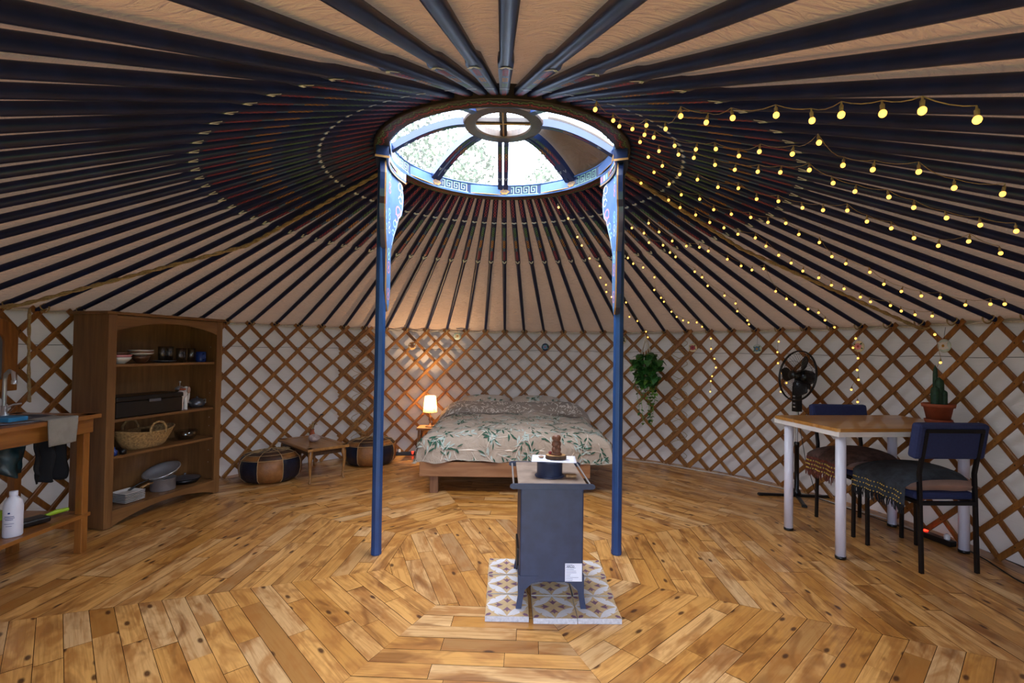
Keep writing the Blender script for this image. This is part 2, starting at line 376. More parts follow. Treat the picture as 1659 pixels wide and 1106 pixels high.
# ------------------------------------------------------------------ floor, ground, canvas shell
def build_floor():
    mb = MB(); W = .0865; GP = .0010; AP = 3.03
    for k in range(8):
        ph = R(-92.3+45*k); ex = V((-sin(ph), cos(ph), 0)); er = V((cos(ph), sin(ph), 0)); tn = math.tan(R(22.5))
        d = .60; row = 0
        while d < AP:
            d1 = min(d+W, AP); h0 = d*tn; h1 = d1*tn
            cuts = [-h1]; t = -h1 + random.uniform(.15, .7)
            while t < h1-.12: cuts.append(t); t += random.uniform(.32, .95)
            cuts.append(h1)
            for a, b2 in zip(cuts[:-1], cuts[1:]):
                mb.rnd = random.random()
                def clampx(t, dd): hh = dd*tn; return max(-hh, min(hh, t))
                a_, b_ = a+GP, b2-GP; y0, y1 = d+GP, d1-GP
                P = [(clampx(a_, y0), y0), (clampx(b_, y0), y0), (clampx(b_, y1), y1), (clampx(a_, y1), y1)]
                off = random.uniform(0, 40)
                z = random.uniform(-.0006, .0006)
                mb.add([er*y+ex*x+V((0, 0, z)) for x, y in P], [(0, 3, 2, 1)], 0, False, [(x+off, y+off*.3) for x, y in P])
            d += W; row += 1
    # middle octagon: all its boards run the same way
    def clip(P, n, d0):
        out = []
        for i in range(len(P)):
            a, b = P[i-1], P[i]; da, db = a[0]*n[0]+a[1]*n[1]-d0, b[0]*n[0]+b[1]*n[1]-d0
            if (da <= 0) != (db <= 0): t = da/(da-db); out.append((a[0]+(b[0]-a[0])*t, a[1]+(b[1]-a[1])*t))
            if db <= 0: out.append(b)
        return out
    ca, sa = cos(R(110)), sin(R(110)); W2 = .088
    for k in range(-9, 9):
        x = -.8-random.uniform(0, .4)
        while x < .8:
            L = random.uniform(.35, .8); mb.rnd = random.random()
            P = [(a*ca-b*sa, a*sa+b*ca) for a, b in ((x+GP, k*W2+GP), (x+L-GP, k*W2+GP), (x+L-GP, (k+1)*W2-GP), (x+GP, (k+1)*W2-GP))]
            for j in range(8):
                if P: P = clip(P, (cos(R(-92.3+45*j)), sin(R(-92.3+45*j))), .60-GP)
            if len(P) > 2:
                off = random.uniform(0, 40)
                mb.add([(q[0], q[1], 0) for q in P], [tuple(range(len(P)))], 0, False, [(q[0]*ca+q[1]*sa+off, -q[0]*sa+q[1]*ca+off*.3) for q in P])
            x += L
    mb.rnd = 0
    mb.add([cyl(a*10, 3.3, -.004) for a in range(36)], [tuple(range(36))], 1)
    mb.add([cyl(a*10, 3.3, -.06) for a in range(36)], [tuple(reversed(range(36)))], 1)
    o = mb.build('floor', ['plank_floor', 'gap']); struct(o)
build_floor()
g = MB(); g.add([(-40, -40, -.3), (40, -40, -.3), (40, 40, -.3), (-40, 40, -.3)], [(0, 1, 2, 3)]); struct(g.build('ground', 'grass'))

RW, ZR, ZW = 2.985, 2.385, 1.435          # wall radius at the lattice, pole heights at ring and at wall
SL = (ZR-ZW)/(2.965-.72); TILT = math.atan(SL)
def roofz(r, off=0.): return ZR-(r-.72)*SL+off
def ceil_pt(u, v):
    a = 360*u; r = .70+v*(3.06-.70)
    fr = (a-90.3)/4.5; fr = fr-math.floor(fr); sag = .010*(1-cos(2*pi*fr))/2*min(1, v*2)
    wr = .006*NZ.noise(V((cos(R(a))*14, sin(R(a))*14, r*9)))*(v**.5)
    return cyl(a, r, roofz(r, .034)-sag+wr)
mb = MB(); mb.grid(ceil_pt, 640, 40, uvf=lambda u, v: (u*80, v*2.6))
struct(mb.build('ceiling', 'roof_canvas'))
def wall(name, a0, a1):
    def fn(u, v):
        a = a0+(a1-a0)*u; z = -.01+v*1.50
        w = .009*NZ.noise(V((a*.35, z*2.2, 5)))+.004*NZ.noise(V((a*.8, z*9, 9)))
        return cyl(a, 3.035+w+.02*(1-v), z)
    m = MB(); n = int((a1-a0)*1.6); m.grid(fn, n, 24, uvf=lambda u, v: ((a0+(a1-a0)*u)/360*19, v*1.5))
    w = struct(m.build(name, 'wall_canvas'))
    c = MB()
    c.tube([cyl(a0+(a1-a0)*i/60, 3.018, 1.205+.004*sin(i*1.3)) for i in range(61)], .0018, 5, 0, False)
    c.build('wall_cord', 'dark_wire', w)
    c = MB(); c.tube([cyl(a0+(a1-a0)*i/60, 3.012, 1.42+.006*sin(i*2.1)) for i in range(61)], .006, 6, 0, False)
    c.build('hem_rope', 'white_cord', w)
wall('wall_back', 53, 122); wall('wall_left', 122, 258.5); wall('wall_right', -78.5, 53)

# ------------------------------------------------------------------ roof poles
def braid(mb, s0, s1, amp, per, w, fn, m, n=None):
    n = n or max(8, int((s1-s0)/per*9))
    for sg in (1, -1):
        mb.ribbon([(s0+(s1-s0)*i/n, sg*amp*sin(2*pi*(s1-s0)*i/n/per)) for i in range(n+1)], w, fn, m)
LP = sqrt((2.965-.72)**2+(ZR-ZW)**2)
def pole_mesh():
    mb = MB(); h = .019; w = .0215; T = .93
    # ornamented square head tapering to a round shaft
    def ring(x, ww, hh, sq):
        pts = []
        for j in range(12):
            q = 2*pi*(j+.5)/12; c_, s_ = cos(q), sin(q); k = 1/max(abs(c_), abs(s_)); k = 1+(min(k, 1.3)-1)*sq
            pts.append((x, c_*k*ww, s_*k*hh))
        return pts
    st = [(0, .018, .018, 1), (.05, .0205, .019, 1), (.5, w, h, 1), (T, .0235, .019, 1), (T+.05, .0185, .0185, .15), (1.7, .0185, .0185, 0), (LP-.1, .016, .016, 0), (LP+.03, .0145, .0145, 0)]
    pts = [p for a in st for p in ring(*a)]; n = 12
    mb.add(pts, [(i*n+j, (i+1)*n+j, (i+1)*n+(j+1) % n, i*n+(j+1) % n) for i in range(len(st)-1) for j in range(n)], 0, True)
    mb.add(pts[:n], [tuple(range(n))]); mb.add(pts[-n:], [tuple(reversed(range(n)))])
    fn = lambda u, v: (u, v, -.0206 if u < T+.01 else -.0202)
    braid(mb, .06, .27, .008, .075, .0042, fn, 1)
    mb.ribbon([(.335, -.019), (.345, 0), (.335, .019)], .014, fn, 5)
    mb.ribbon([(.345, -.019), (.355, 0), (.345, .019)], .006, fn, 4)
    for a, b_, m in ((.40, .53, 2), (.53, .58, 4), (.58, .69, 3), (.69, .74, 4), (.74, .88, 1)):
        braid(mb, a, b_, .0085 if m != 4 else .006, .055, .0042, fn, m)
    mb.ribbon([(T-.035, -.017), (T, -.004), (T, .004), (T-.035, .017)], .012, fn, 5)
    mb.ribbon([(T-.03, -.018), (T+.012, 0), (T-.03, .018)], .005, fn, 2)
    return mb
PB = pole_mesh()
p0 = PB.build('roof_pole', ['navy_paint', 'paint_red', 'paint_green', 'paint_gold', 'paint_sky', 'paint_pale'])
lp = MB(); lp.tube([(LP-.035+.03*cos(q), .004, -.012+.028*sin(q)) for q in [i*pi/6 for i in range(13)]], .0045, 6, 0, False)
lp.tube([(LP-.02, .017*cos(i*pi/4), .017*sin(i*pi/4)) for i in range(9)], .004, 6, 0, False)
lp.build('cord_loop', 'rope', p0)
NEAR = {35: -68.3, 36: -73.7, 37: -79.0, 38: -83.5, 39: -88.5, -40: -91.8, -39: -95.7, -38: -100.8, -36: -107.6, -35: -111.6, -34: -116.7}
for k in range(-40, 40):
    if k == -37: continue                       # the photograph shows a wider gap here
    a = NEAR.get(k, 90.3-4.5*k)
    o = p0 if k == -40 else copy_thing(p0)
    j = random.uniform(-.25, .25)
    o.matrix_world = MX.Rotation(R(a+j*.3), 4, 'Z') @ MX.Translation((.72, 0, ZR)) @ MX.Rotation(TILT, 4, 'Y')
    if k == 0: lb = 'painted navy roof pole running straight down to the middle of the back wall'
    elif k == -40: lb = 'painted navy roof pole directly overhead, running from the crown towards the viewer'
    elif k > 0: lb = 'painted navy roof pole, %s clockwise to the right of the one at the back middle' % ordinal(k)
    else: lb = 'painted navy roof pole, %s to the left of the one at the back middle' % ordinal(-k)
    tag(o, lb, 'roof pole', 'painted roof poles radiating from the crown')

# ------------------------------------------------------------------ lattice walls
def lattice(name, label, a0, a1, seam=None):
    """a0,a1 in pole steps counted clockwise from the back middle pole"""
    t = thing(name, label, 'lattice', (0, 0, 0), 0, 'folding wooden lattice wall sections')
    VS = RW*R(4.5)                                   # one pole step along the wall = one diamond high
    for layer, r, nm in ((1, RW-.008, 'inner_slats'), (-1, RW+.008, 'outer_slats')):
        mb = MB()
        for s in range(int(a0)-8, int(a1)+9):        # slat reaches the top crossing at step s
            lo, hi = None, None
            for i in range(0, 14):                   # half crossings from the top downwards
                k = s-layer*i*.5
                if a0-.01 <= k <= a1+.01 and i*VS/2 < 1.42:
                    lo = i if lo is None else lo; hi = i
            if lo is None or hi-lo < 1: continue
            z1 = 1.408-lo*VS/2; z0 = 1.408-hi*VS/2
            ex = .034; zt = z1+ex; zb = max(.012, z0-ex)
            if z0 < .14: zb = .012
            mb.rnd = random.random(); n = max(3, int((zt-zb)/.12)); pts = []
            bow = random.uniform(-.004, .004)
            for i in range(n+1):
                z = zt+(zb-zt)*i/n; kk = s-layer*(1.408-z)/VS; aa = 90.3-4.5*kk
                rr = r+bow*sin(pi*i/n)
                if seam is not None:        # overlap with the neighbouring section: pushed inwards and a little aside
                    q_ = max(0., min(1., 1-(abs(kk-seam)/2.6))); aa -= 4.5*.22*q_; rr -= .030*q_
                tg = V((-sin(R(aa)), cos(R(aa)), 0)); dr = (tg*layer*-1+V((0, 0, 1)))  # along slat
                wd = (tg*layer+V((0, 0, 1))).normalized()*.0165
                c = cyl(aa, rr, z); q = V((cos(R(aa)), sin(R(aa)), 0))*.0065
                pts += [c-wd-q*.6, c-wd*.75-q, c+wd*.75-q, c+wd-q*.6, c+wd+q, c-wd+q]
            mb.add(pts, [(i*6+j, (i+1)*6+j, (i+1)*6+(j+1) % 6, i*6+(j+1) % 6) for i in range(n) for j in range(6)], 0)
            mb.add(pts[:6], [tuple(range(6))]); mb.add(pts[-6:], [tuple(reversed(range(6)))])
        mb.build(nm, 'lattice_wood', t)
    mb = MB(); mb.rnd = .2
    for s2 in range(int(a0*2), int(a1*2)+1):
        for i in range(0, 13):
            if (s2+i) % 2: continue
            aa = 90.3-4.5*s2/2; z = 1.408-i*VS/2
            if z > .05: mb.sphere(cyl(aa, RW-.0155, z), .0035, 6)
    mb.build('leather_knots', 'dark_wire', t)
    return t
lattice('lattice_wall', 'wooden lattice wall section behind the bed, between the two lashed seams', -8, 9.5)
lattice('lattice_wall', 'wooden lattice wall section on the left, behind the shelf unit and coffee table', -33, -6.5, -6.5)
lattice('lattice_wall', 'wooden lattice wall section on the right, behind the fan and the dining table', 8, 34, 8)
for aa, lb in ((90.3+4.5*7.2, 'straw-coloured cord lashing the lattice seam left of the left blue post'), (90.3-4.5*8.7, 'straw-coloured cord lashing the lattice seam beside the hanging plant')):
    mb = MB(); n = 60
    for s in (0, 1):
        mb.tube([cyl(aa+1.7*sin(i*.62+s*pi), RW-.024-.004*cos(i*1.24), 1.36-i*1.28/n) for i in range(n+1)], .0028, 5, 0, False)
    tag(mb.build('lashing_cord', 'rope'), lb, 'cord')

# ------------------------------------------------------------------ crown
def build_crown():
    t = thing('domed_skylight', 'round painted wooden crown ring with glazed dome at the roof centre', 'skylight', (0, 0, 2.34))
    RI, RO = .668, .748
    mb = MB(); N = 96
    mb.lathe([(RI, .075), (RI, 0), (RI+.006, -.004), (RO-.004, -.004), (RO, 0), (RO, .085), (RI, .085), (RI, .075)], N, m=0, smooth=False)
    mb.lathe([(RI-.002, .008), (RI-.002, .072)], N, m=1)
    mb.lathe([(RI-.004, .072), (RI-.012, .078), (RI-.004, .084)], N, m=2); mb.lathe([(RI-.004, -.002), (RI-.005, .008)], N, m=2)
    bot = lambda u, v: cyl(u, (RI+RO)/2+v, -.0055)
    per = 7.5
    for i in range(int(360/per)):
        a = i*per
        for pts, w, m in (([(.12, .006), (.03, .011), (.1, .021), (.32, .017), (.5, .031), (.68, .017), (.9, .021), (.97, .011), (.88, .006)], .006, 3),
                          ([(.62, .010), (.55, .002), (.68, -.006), (.85, -.004), (1.0, -.012), (1.15, -.004), (1.32, -.006), (1.45, .002), (1.38, .010)], .0065, 4)):
            path = [(a+per*x, y) for x, y in pts]; q = []
            for k, (u, v) in enumerate(path):
                A = path[max(k-1, 0)]; B = path[min(k+1, len(path)-1)]
                du, dv = (B[0]-A[0])*R(1)*.708, B[1]-A[1]; l = sqrt(du*du+dv*dv)
                nx, ny = -dv/l*w/2/(R(1)*.708), du/l*w/2
                q += [bot(u+nx, v+ny), bot(u-nx, v-ny)]
            mb.add(q, [(2*k, 2*k+1, 2*k+3, 2*k+2) for k in range(len(path)-1)], m)
    # greek key panels on the inner face
    inn = lambda u, v: cyl(u/(R(1)*RI), RI-.0045, v)
    L = 2*pi*RI/16
    for i in range(16):
        c = (i+.5)*L; gold = i % 4 in (0,); m = 5 if i % 2 else 6
        if i % 2 == 0:
            mb.ribbon([(c-L*.46, .04), (c+L*.46, .04)], .058, lambda u, v: cyl(u/(R(1)*RI), RI-.003, v), 7)
        for s in range(-2, 2):
            x = c+s*L*.22+L*.02
            K = [(0, .012), (0, .066), (.040, .066), (.040, .028), (.016, .028), (.016, .048), (.028, .048)]
            mb.ribbon([(x+a*L/.262, b) for a, b in K], .006, inn, m)
        mb.ribbon([(c-L*.47, .010), (c+L*.45, .010)], .004, inn, m)
    for i in range(8):      # lotus ornaments under each spoke
        c = (i*2+0)*L
        mb.ribbon([(c-.05, .04), (c+.05, .04)], .062, lambda u, v: cyl(u/(R(1)*RI), RI-.005, v), 8)
        for k in range(-3, 4):
            mb.ribbon([(c+k*.004, .014), (c+k*.012, .035), (c+k*.008, .058-abs(k)*.006)], .005, lambda u, v: cyl(u/(R(1)*RI), RI-.007, v), 6)
    mb.build('crown_ring', ['ring_brown', 'deep_blue', 'soft_blue', 'paint_green', 'paint_red', 'paint_mint', 'paint_gold', 'soft_blue', 'deep_blue'], t)
    mb = MB()
    mb.lathe([(.168, 0), (.235, 0), (.24, .01), (.24, .05), (.165, .05), (.163, .01), (.168, 0)], 48, (0, 0, .215), 0, False)
    hub = mb.build('hub', ['dark_wood', 'gold_edge'], t)
    for rz in (0, 90):
        mb = MB(MX.Rotation(R(rz), 4, 'Z')); mb.box((0, 0, .245), (.35, .045, .03)); mb.box((0, 0, .228), (.33, .01, .006), 1)
        mb.build('cross_bar', ['ring_brown', 'gold_edge'], hub, bevel=.003)
    def arcz(r): x = max(0., (r-.23)/(.66-.23)); return .235-.165*x**1.7
    for k in range(8):
        a = 45*k+1
        mb = MB(MX.Rotation(R(a), 4, 'Z')); n = 12; pts = []
        for off in ((-.021, .021) if k in (1, 2, 3) else (0,)):
            pts = []; wd = .016 if k in (1, 2, 3) else .021
            for i in range(n+1):
                r = .225+(.675-.225)*i/n; z = arcz(r)
                pts += [(r, off-wd, z-.022), (r, off+wd, z-.022), (r, off+wd, z+.022), (r, off-wd, z+.022)]
            mb.add(pts, [(i*4+j, i*4+(j+1) % 4, (i+1)*4+(j+1) % 4, (i+1)*4+j) for i in range(n) for j in range(4)], 0)
            fn = lambda u, v, off=off: (u, off+v, arcz(u)-.0235)
            braid(mb, .28, .36, .006, .05, .0035, fn, 1); braid(mb, .36, .42, .008, .06, .0035, fn, 3); braid(mb, .42, .52, .006, .05, .0035, fn, 2)
            mb.ribbon([(.57, -.009), (.59, 0), (.57, .009)], .005, fn, 4)
        mb.build('spoke', ['deep_blue', 'paint_green', 'paint_red', 'paint_gold', 'paint_pale'], t)
    for k in range(8):
        mb = MB(MX.Rotation(R(45*k+1), 4, 'Z')); n = 8
        mb.grid(lambda u, v: ((.24+v*.45)*cos(R(1.5+42*u))/cos(R(21)) * cos(R(21)), (.24+v*.45)*sin(R(1.5+42*u)), arcz(.24+v*.45)+.026), 6, n)
        mb.build('glass_pane', 'roof_glass', t)
    mb = MB(); mb.lathe([(.001, .272), (.17, .268), (.235, .262)], 32); mb.build('glass_pane', 'roof_glass', t)
    return t
build_crown()
# canvas flap folded over one pane outside
mb = MB()
def flapf(u, v):
    a = 2+44*u; r = .27+v*.60; x = (r-.23)/(.43)
    return cyl(a, r, 2.34+.235-.165*min(x, 1.35)**1.7+.052+.008*NZ.noise(V((u*4, v*5, 1)))-.02*max(0, v-.9))
mb.grid(flapf, 18, 14); canvas('flap_canvas', '#8c7158', '#7a6048', (3, 4, 1), .05, .4, .02)
tag(mb.build('crown_cover', 'flap_canvas', solid=.004), 'brown canvas flap folded over the right rear pane of the crown', 'canvas cover')

# ------------------------------------------------------------------ crown posts
def crown_post(sgn, label):
    t = thing('crown_post', label, 'post', (.712*sgn, .024*sgn, 0), 0, 'blue posts carrying the crown')
    mb = MB(); mb.lathe([(.001, 0), (.031, 0), (.033, .01), (.031, .05), (.031, 2.28), (.001, 2.28)], 8, smooth=False, m=0)
    mb.build('post_shaft', 'post_blue', t, bevel=.003)
    # bracket board bent along the crown ring; local coordinates are world minus the post foot
    ox, oy = .712*sgn, .024*sgn
    def W(s, z, off): # s along the ring, +s away from the door
        a = s/.69; r = .688+off
        return V((sgn*r*cos(a)-ox, r*sin(a)-oy, z))
    half = [(.045, 1.50), (.05, 1.80), (.065, 1.83), (.10, 1.90), (.15, 1.98), (.17, 2.03), (.205, 2.06), (.225, 2.12), (.225, 2.19), (.205, 2.25), (.17, 2.30)]
    rows = []
    zs = [1.43, 1.47, 1.55, 1.65, 1.75, 1.80, 1.84, 1.90, 1.96, 2.00, 2.03, 2.06, 2.10, 2.15, 2.19, 2.23, 2.26, 2.30]
    def hw(z):
        if z <= 1.50: return max(.002, .045*(z-1.43)/.07)
        for (a, za), (b, zb) in zip(half[:-1], half[1:]):
            if za <= z <= zb: return a+(b-a)*(z-za)/(zb-za)
        return .17
    mb = MB(); n = 14; IN, OUT = -.012, .022
    for face, off, m in ((0, IN, 0), (1, OUT, 1)):
        pts = []
        for z in zs:
            for j in range(n+1): pts.append(W(hw(z)*(2*j/n-1), z, off))
        fs = [(i*(n+1)+j, i*(n+1)+j+1, (i+1)*(n+1)+j+1, (i+1)*(n+1)+j) for i in range(len(zs)-1) for j in range(n)]
        mb.add(pts, fs, m, True)
    for s in (-1, 1):
        pts = []
        for z in zs: pts += [W(s*hw(z), z, IN), W(s*hw(z), z, IN+.008), W(s*hw(z), z, OUT)]
        mb.add(pts, [(3*i, 3*i+1, 3*i+4, 3*i+3) for i in range(len(zs)-1)], 2)
        mb.add(pts, [(3*i+1, 3*i+2, 3*i+5, 3*i+4) for i in range(len(zs)-1)], 1)
    mb.add([W(-.17, 2.3, IN), W(.17, 2.3, IN), W(.17, 2.3, OUT), W(-.17, 2.3, OUT)], [(0, 1, 2, 3)], 1)
    fn = lambda u, v: W(u, v, IN-.0015)
    for s in (-1, 1):
        def sw(pts, w, m): mb.ribbon([(s*a, b) for a, b in pts], w, fn, m)
        def curl(cx, cz, r, t0, t1, w, m): sw([(cx+r*(1-.5*i/14)*cos(t0+(t1-t0)*i/14), cz+r*(1-.5*i/14)*sin(t0+(t1-t0)*i/14)) for i in range(15)], w, m)
        sw([(hw(z)-.012, z) for z in zs if 1.8 < z < 2.3], .006, 3)
        curl(.175, 2.23, .034, 0, 5.5, .008, 4); curl(.185, 2.15, .030, 3, -3, .008, 3); curl(.15, 2.07, .040, -1, 6, .010, 5); curl(.13, 2.02, .030, 2, -3, .009, 5)
        curl(.105, 1.98, .028, 0, 6, .008, 6); curl(.08, 1.92, .022, 3, -3, .008, 6); curl(.155, 2.28, .02, 0, -6, .006, 3); curl(.20, 2.19, .02, 1, 7, .006, 3)
    for z0, m in ((1.50, 5), (1.58, 7), (1.66, 5), (1.74, 6), (1.82, 7), (1.90, 3), (1.98, 6), (2.06, 7), (2.14, 5), (2.22, 6)):
        for sg in (1, -1):
            mb.ribbon([(sg*.022*sin(i*.785), z0+.07*i/8) for i in range(9)], .007, fn, m)
    mb.ribbon([(-.022, 1.475), (0, 1.445), (.022, 1.475)], .008, fn, 7)
    mb.build('bracket_board', ['soft_blue', 'deep_blue', 'gold_edge', 'paint_pale', 'paint_cream', 'paint_pink', 'paint_mint', 'paint_sky'], t)
    # curved beam under the ring with blocks at its ends
    mb = MB(); n = 16; pts = []; A = .335
    def B(a, r, z): return V((sgn*r*cos(a)-ox, r*sin(a)-oy, z))
    for i in range(n+1):
        a = -A+2*A*i/n
        pts += [B(a, .665, 2.27), B(a, .735, 2.27), B(a, .735, 2.338), B(a, .665, 2.338)]
    mb.add(pts, [(i*4+j, i*4+(j+1) % 4, (i+1)*4+(j+1) % 4, (i+1)*4+j) for i in range(n) for j in range(4)], 0)
    mb.add(pts[:4], [(0, 1, 2, 3)], 0); mb.add(pts[-4:], [(3, 2, 1, 0)], 0)
    def strip(z0, z1, r, m, a0=-A, a1=A):
        q = []
        for i in range(n+1):
            a = a0+(a1-a0)*i/n; q += [B(a, r, z0), B(a, r, z1)]
        mb.add(q, [(2*i, 2*i+1, 2*i+3, 2*i+2) for i in range(n)], m)
    strip(2.270, 2.278, .6635, 1); strip(2.282, 2.334, .6635, 2)
    q = []
    for i in range(12):
        a0 = -A+2*A*(i+.15)/12; a1 = -A+2*A*(i+.85)/12
        strip(2.290, 2.326, .6625, (3, 4, 5, 6)[i % 4], a0, a1)
    for e in (-1, 1):
        a = e*A; q = [B(a, .66, 2.268), B(a, .74, 2.268), B(a+e*.004, .74, 2.278), B(a+e*.004, .66, 2.278)]
        mb.add([B(a+e*.003, .66, 2.268), B(a+e*.003, .74, 2.268), B(a+e*.003, .74, 2.280), B(a+e*.003, .66, 2.280)], [(0, 1, 2, 3)], 1)
    mb.build('curved_beam', ['deep_blue', 'gold_edge', 'soft_blue', 'paint_gold', 'paint_mint', 'paint_cream', 'paint_pink'], t)
crown_post(-1, 'blue crown post on the left, with painted bracket board at its top')
crown_post(1, 'blue crown post on the right, beside the hanging plant, painted bracket on top')

# ropes
def rope(name, pts, r, label, m='rope', tw=True):
    mb = MB(); P = [V(p) for p in pts]; L = sum((b-a).length for a, b in zip(P[:-1], P[1:])); n = max(8, int(L/.03))
    def at(t):
        d = t*L
        for a, b in zip(P[:-1], P[1:]):
            l = (b-a).length
            if d <= l: return a+(b-a)*(d/l)
            d -= l
        return P[-1]
    if tw:
        for s in range(2):
            mb.tube([at(i/n)+V((0, sin(i*1.1+s*pi)*r*.6, cos(i*1.1+s*pi)*r*.6)) for i in range(n+1)], r*.7, 5, 0, False)
    else: mb.tube([at(i/n) for i in range(n+1)], r, 6, 0, False)
    return tag(mb.build(name, m), label, 'rope')
rope('tie_rope', [(-.74, .10, 2.31), (-1.727, .371, 1.890), (-2.823, -.05, 1.435), (-2.93, -.08, 1.42)], .011, 'braided rope running diagonally from the crown to the left wall')
rope('tie_rope', [(.74, .061, 2.31), (1.63, .423, 1.925), (2.89, .45, 1.395), (2.95, .46, 1.40)], .011, 'braided rope running diagonally from the crown to the right wall')
rope('hanging_rope', [(-2.90, .085, 1.42), (-2.90, .09, 1.1), (-2.898, .10, .85)], .009, 'straight rope hanging down the lattice left of the shelf unit')

# ------------------------------------------------------------------ stove on its hearth tiles
def tile_mesh():
    mb = MB(); h = .1; mb.box((0, 0, .0125), (.196, .196, .025), 0)
    z = .0256
    def poly(p, m, dz=0): mb.add([(x, y, z+dz) for x, y in p], [tuple(range(len(p)))], m)
    poly([(-.0975, -.0975), (.0975, -.0975), (.0975, .0975), (-.0975, .0975)], 1)
    for k in range(4):
        M = MX.Rotation(pi/2*k, 2)
        def T(p): q = M @ V(p); return (q.x, q.y)
        def vesica(a, b, w, m, dz):
            a, b = V(a), V(b); d = b-a; nn = V((-d.y, d.x)).normalized()
            pts = [a+d*(i/10)+nn*w*sin(pi*i/10) for i in range(11)]+[a+d*(1-i/10)-nn*w*sin(pi*i/10) for i in range(1, 10)]
            poly([T(p) for p in pts], m, dz)
        vesica((0, .096), (.096, 0), .027, 4, .0002); vesica((0, .096), (.096, 0), .020, 2, .0004)
        vesica((.096, .02), (.03, .096), .004, 2, .0006)
        # purple fleur pointing to the middle
        poly([T(p) for p in [(.018, 0), (.034, .010), (.052, .022), (.046, .006), (.062, 0), (.046, -.006), (.052, -.022), (.034, -.010)]], 3, .0006)
        vesica((.055, .055), (.095, .095), .010, 4, .0007)
        poly([T(p) for p in [(.096, .096), (.078, .092), (.070, .078), (.078, .070), (.092, .078)]], 3, .0008)
    poly([(.012*cos(i*pi/4), .012*sin(i*pi/4)) for i in range(8)], 4, .0006)
    return mb
TB = tile_mesh(); tl0 = None
cols = ('left', 'middle', 'right'); rows_ = ('nearest the viewer', 'in the middle row under the stove', 'farthest from the viewer')
for i in range(3):
    for j in range(3):
        x = (.061, .279, .481)[i]+.004*(j-1)*(i-1); y = -.628+.205*j-(.012 if i == 1 else 0)-.008*(i == 2)
        if tl0 is None: o = tl0 = TB.build('hearth_tile', ['tile_body', 'tile_ochre', 'tile_white', 'tile_purple', 'tile_sand'], bevel=.0015)
        else: o = tl0.copy(); COL.objects.link(o)
        o.location = (x, y, .0); o.rotation_euler = (0, 0, R(random.uniform(-.6, .6))+(0, 0, .012)[i])
        tag(o, 'patterned cement hearth tile, %s column, %s' % (cols[i], rows_[j]), 'tile', 'cement tiles under the stove')
def stove():
    t = thing('wood_stove', 'dark blue iron wood stove seen from behind, standing on patterned tiles', 'stove', (.262, -.45, .026), R(1.0))
    mb = MB(); mb.box((0, 0, .335), (.292, .42, .43)); b = mb.build('stove_body', 'iron_blue', t, bevel=.006)
    mb = MB(); mb.box((-.150, .02, .17), (.012, .20, .10)); mb.box((0, .214, .33), (.24, .012, .3)); mb.build('stove_door', 'black_metal', t, bevel=.003)
    for sx, sy in ((-1, -1), (1, -1), (-1, 1), (1, 1)):
        mb = MB()
        o1 = [(.146, .15), (.152, .06), (.162, .001), (.136, .001), (.130, .04), (.122, .085), (.090, .115), (.062, .122), (.058, .15)]
        y0 = sy*.205
        mb.prism([(x*sx, z) for x, z in (o1 if sx > 0 else o1[::-1])], (0, y0+(.007 if sy < 0 else .007), 0), (1, 0, 0), (0, 0, 1), .014)
        o2 = [(.205, .15), (.205, .06), (.212, .001), (.19, .001), (.175, .05), (.13, .11), (.1, .12), (.1, .15)]
        mb.prism([(y*sy, z) for y, z in (o2 if sy > 0 else o2[::-1])], (sx*.146-.006, 0, 0), (0, 1, 0), (0, 0, 1), .012)
        mb.build('leg', 'iron_blue', t, bevel=.002)
    mb = MB(); mb.box((0, 0, .566), (.315, .455, .014)); mb.build('top_plate', 'iron_top', t, bevel=.003)
    for y in (-.222, .222):
        mb = MB()
        xs = .195; mb.prism([(-xs+.012, -.012), (xs-.012, -.012), (xs, -.006), (xs, .006), (xs-.012, .012), (-xs+.012, .012), (-xs, .006), (-xs, -.006)], (0, y+.006, .562), (1, 0, 0), (0, 0, 1), .012)
        mb.build('rail_bracket', 'iron_blue', t, bevel=.003)
    for x in (-.178, .178):
        mb = MB(); mb.tube([(x, -.225, .564), (x, .225, .564)], .0045, 10); mb.build('side_rail', 'steel', t)
    mb = MB(); mb.lathe([(.062, .573), (.062, .640), (.066, .642), (.066, .650), (.055, .650), (.055, .58)], 32, (.0, -.07, 0)); mb.lathe([(.072, .574), (.072, .577), (.06, .58)], 32, (0, -.07, 0))
    mb.build('flue_collar', 'iron_blue', t)
    mb = MB(); mb.box((.10, -.10, .581), (.05, .03, .012)); mb.build('damper_lever', 'bark_slice', t, bevel=.002)
    mb = MB(); mb.box((.102, -.2115, .167), (.078, .0015, .082)); lab = mb.build('rating_label', 'paper', t)
    mb = MB(); rr = random.Random(3)
    for i in range(11):
        if i in (1,): continue
        mb.box((.102-.036+(w := rr.uniform(.02, .066))/2, -.2126, .202-i*.0072), (w, .0006, .0012))
    mb.build('print_lines', 'ink', lab)
    tx = bpy.data.curves.new('label_text', 'FONT'); tx.body = 'ARCO'; tx.size = .013; tx.extrude = .0003; tx.offset = .0003; tx.materials.append(MAT['ink'])
    o_ = bpy.data.objects.new('t', tx); me_ = bpy.data.meshes.new_from_object(o_); bpy.data.objects.remove(o_); o = bpy.data.objects.new('label_text', me_); COL.objects.link(o); o.parent = lab; o.location = (.069, -.2128, .190); o.rotation_euler = (pi/2, 0, 0)
    t.location.z = .0265
stove()
SX, SY = .267, -.45
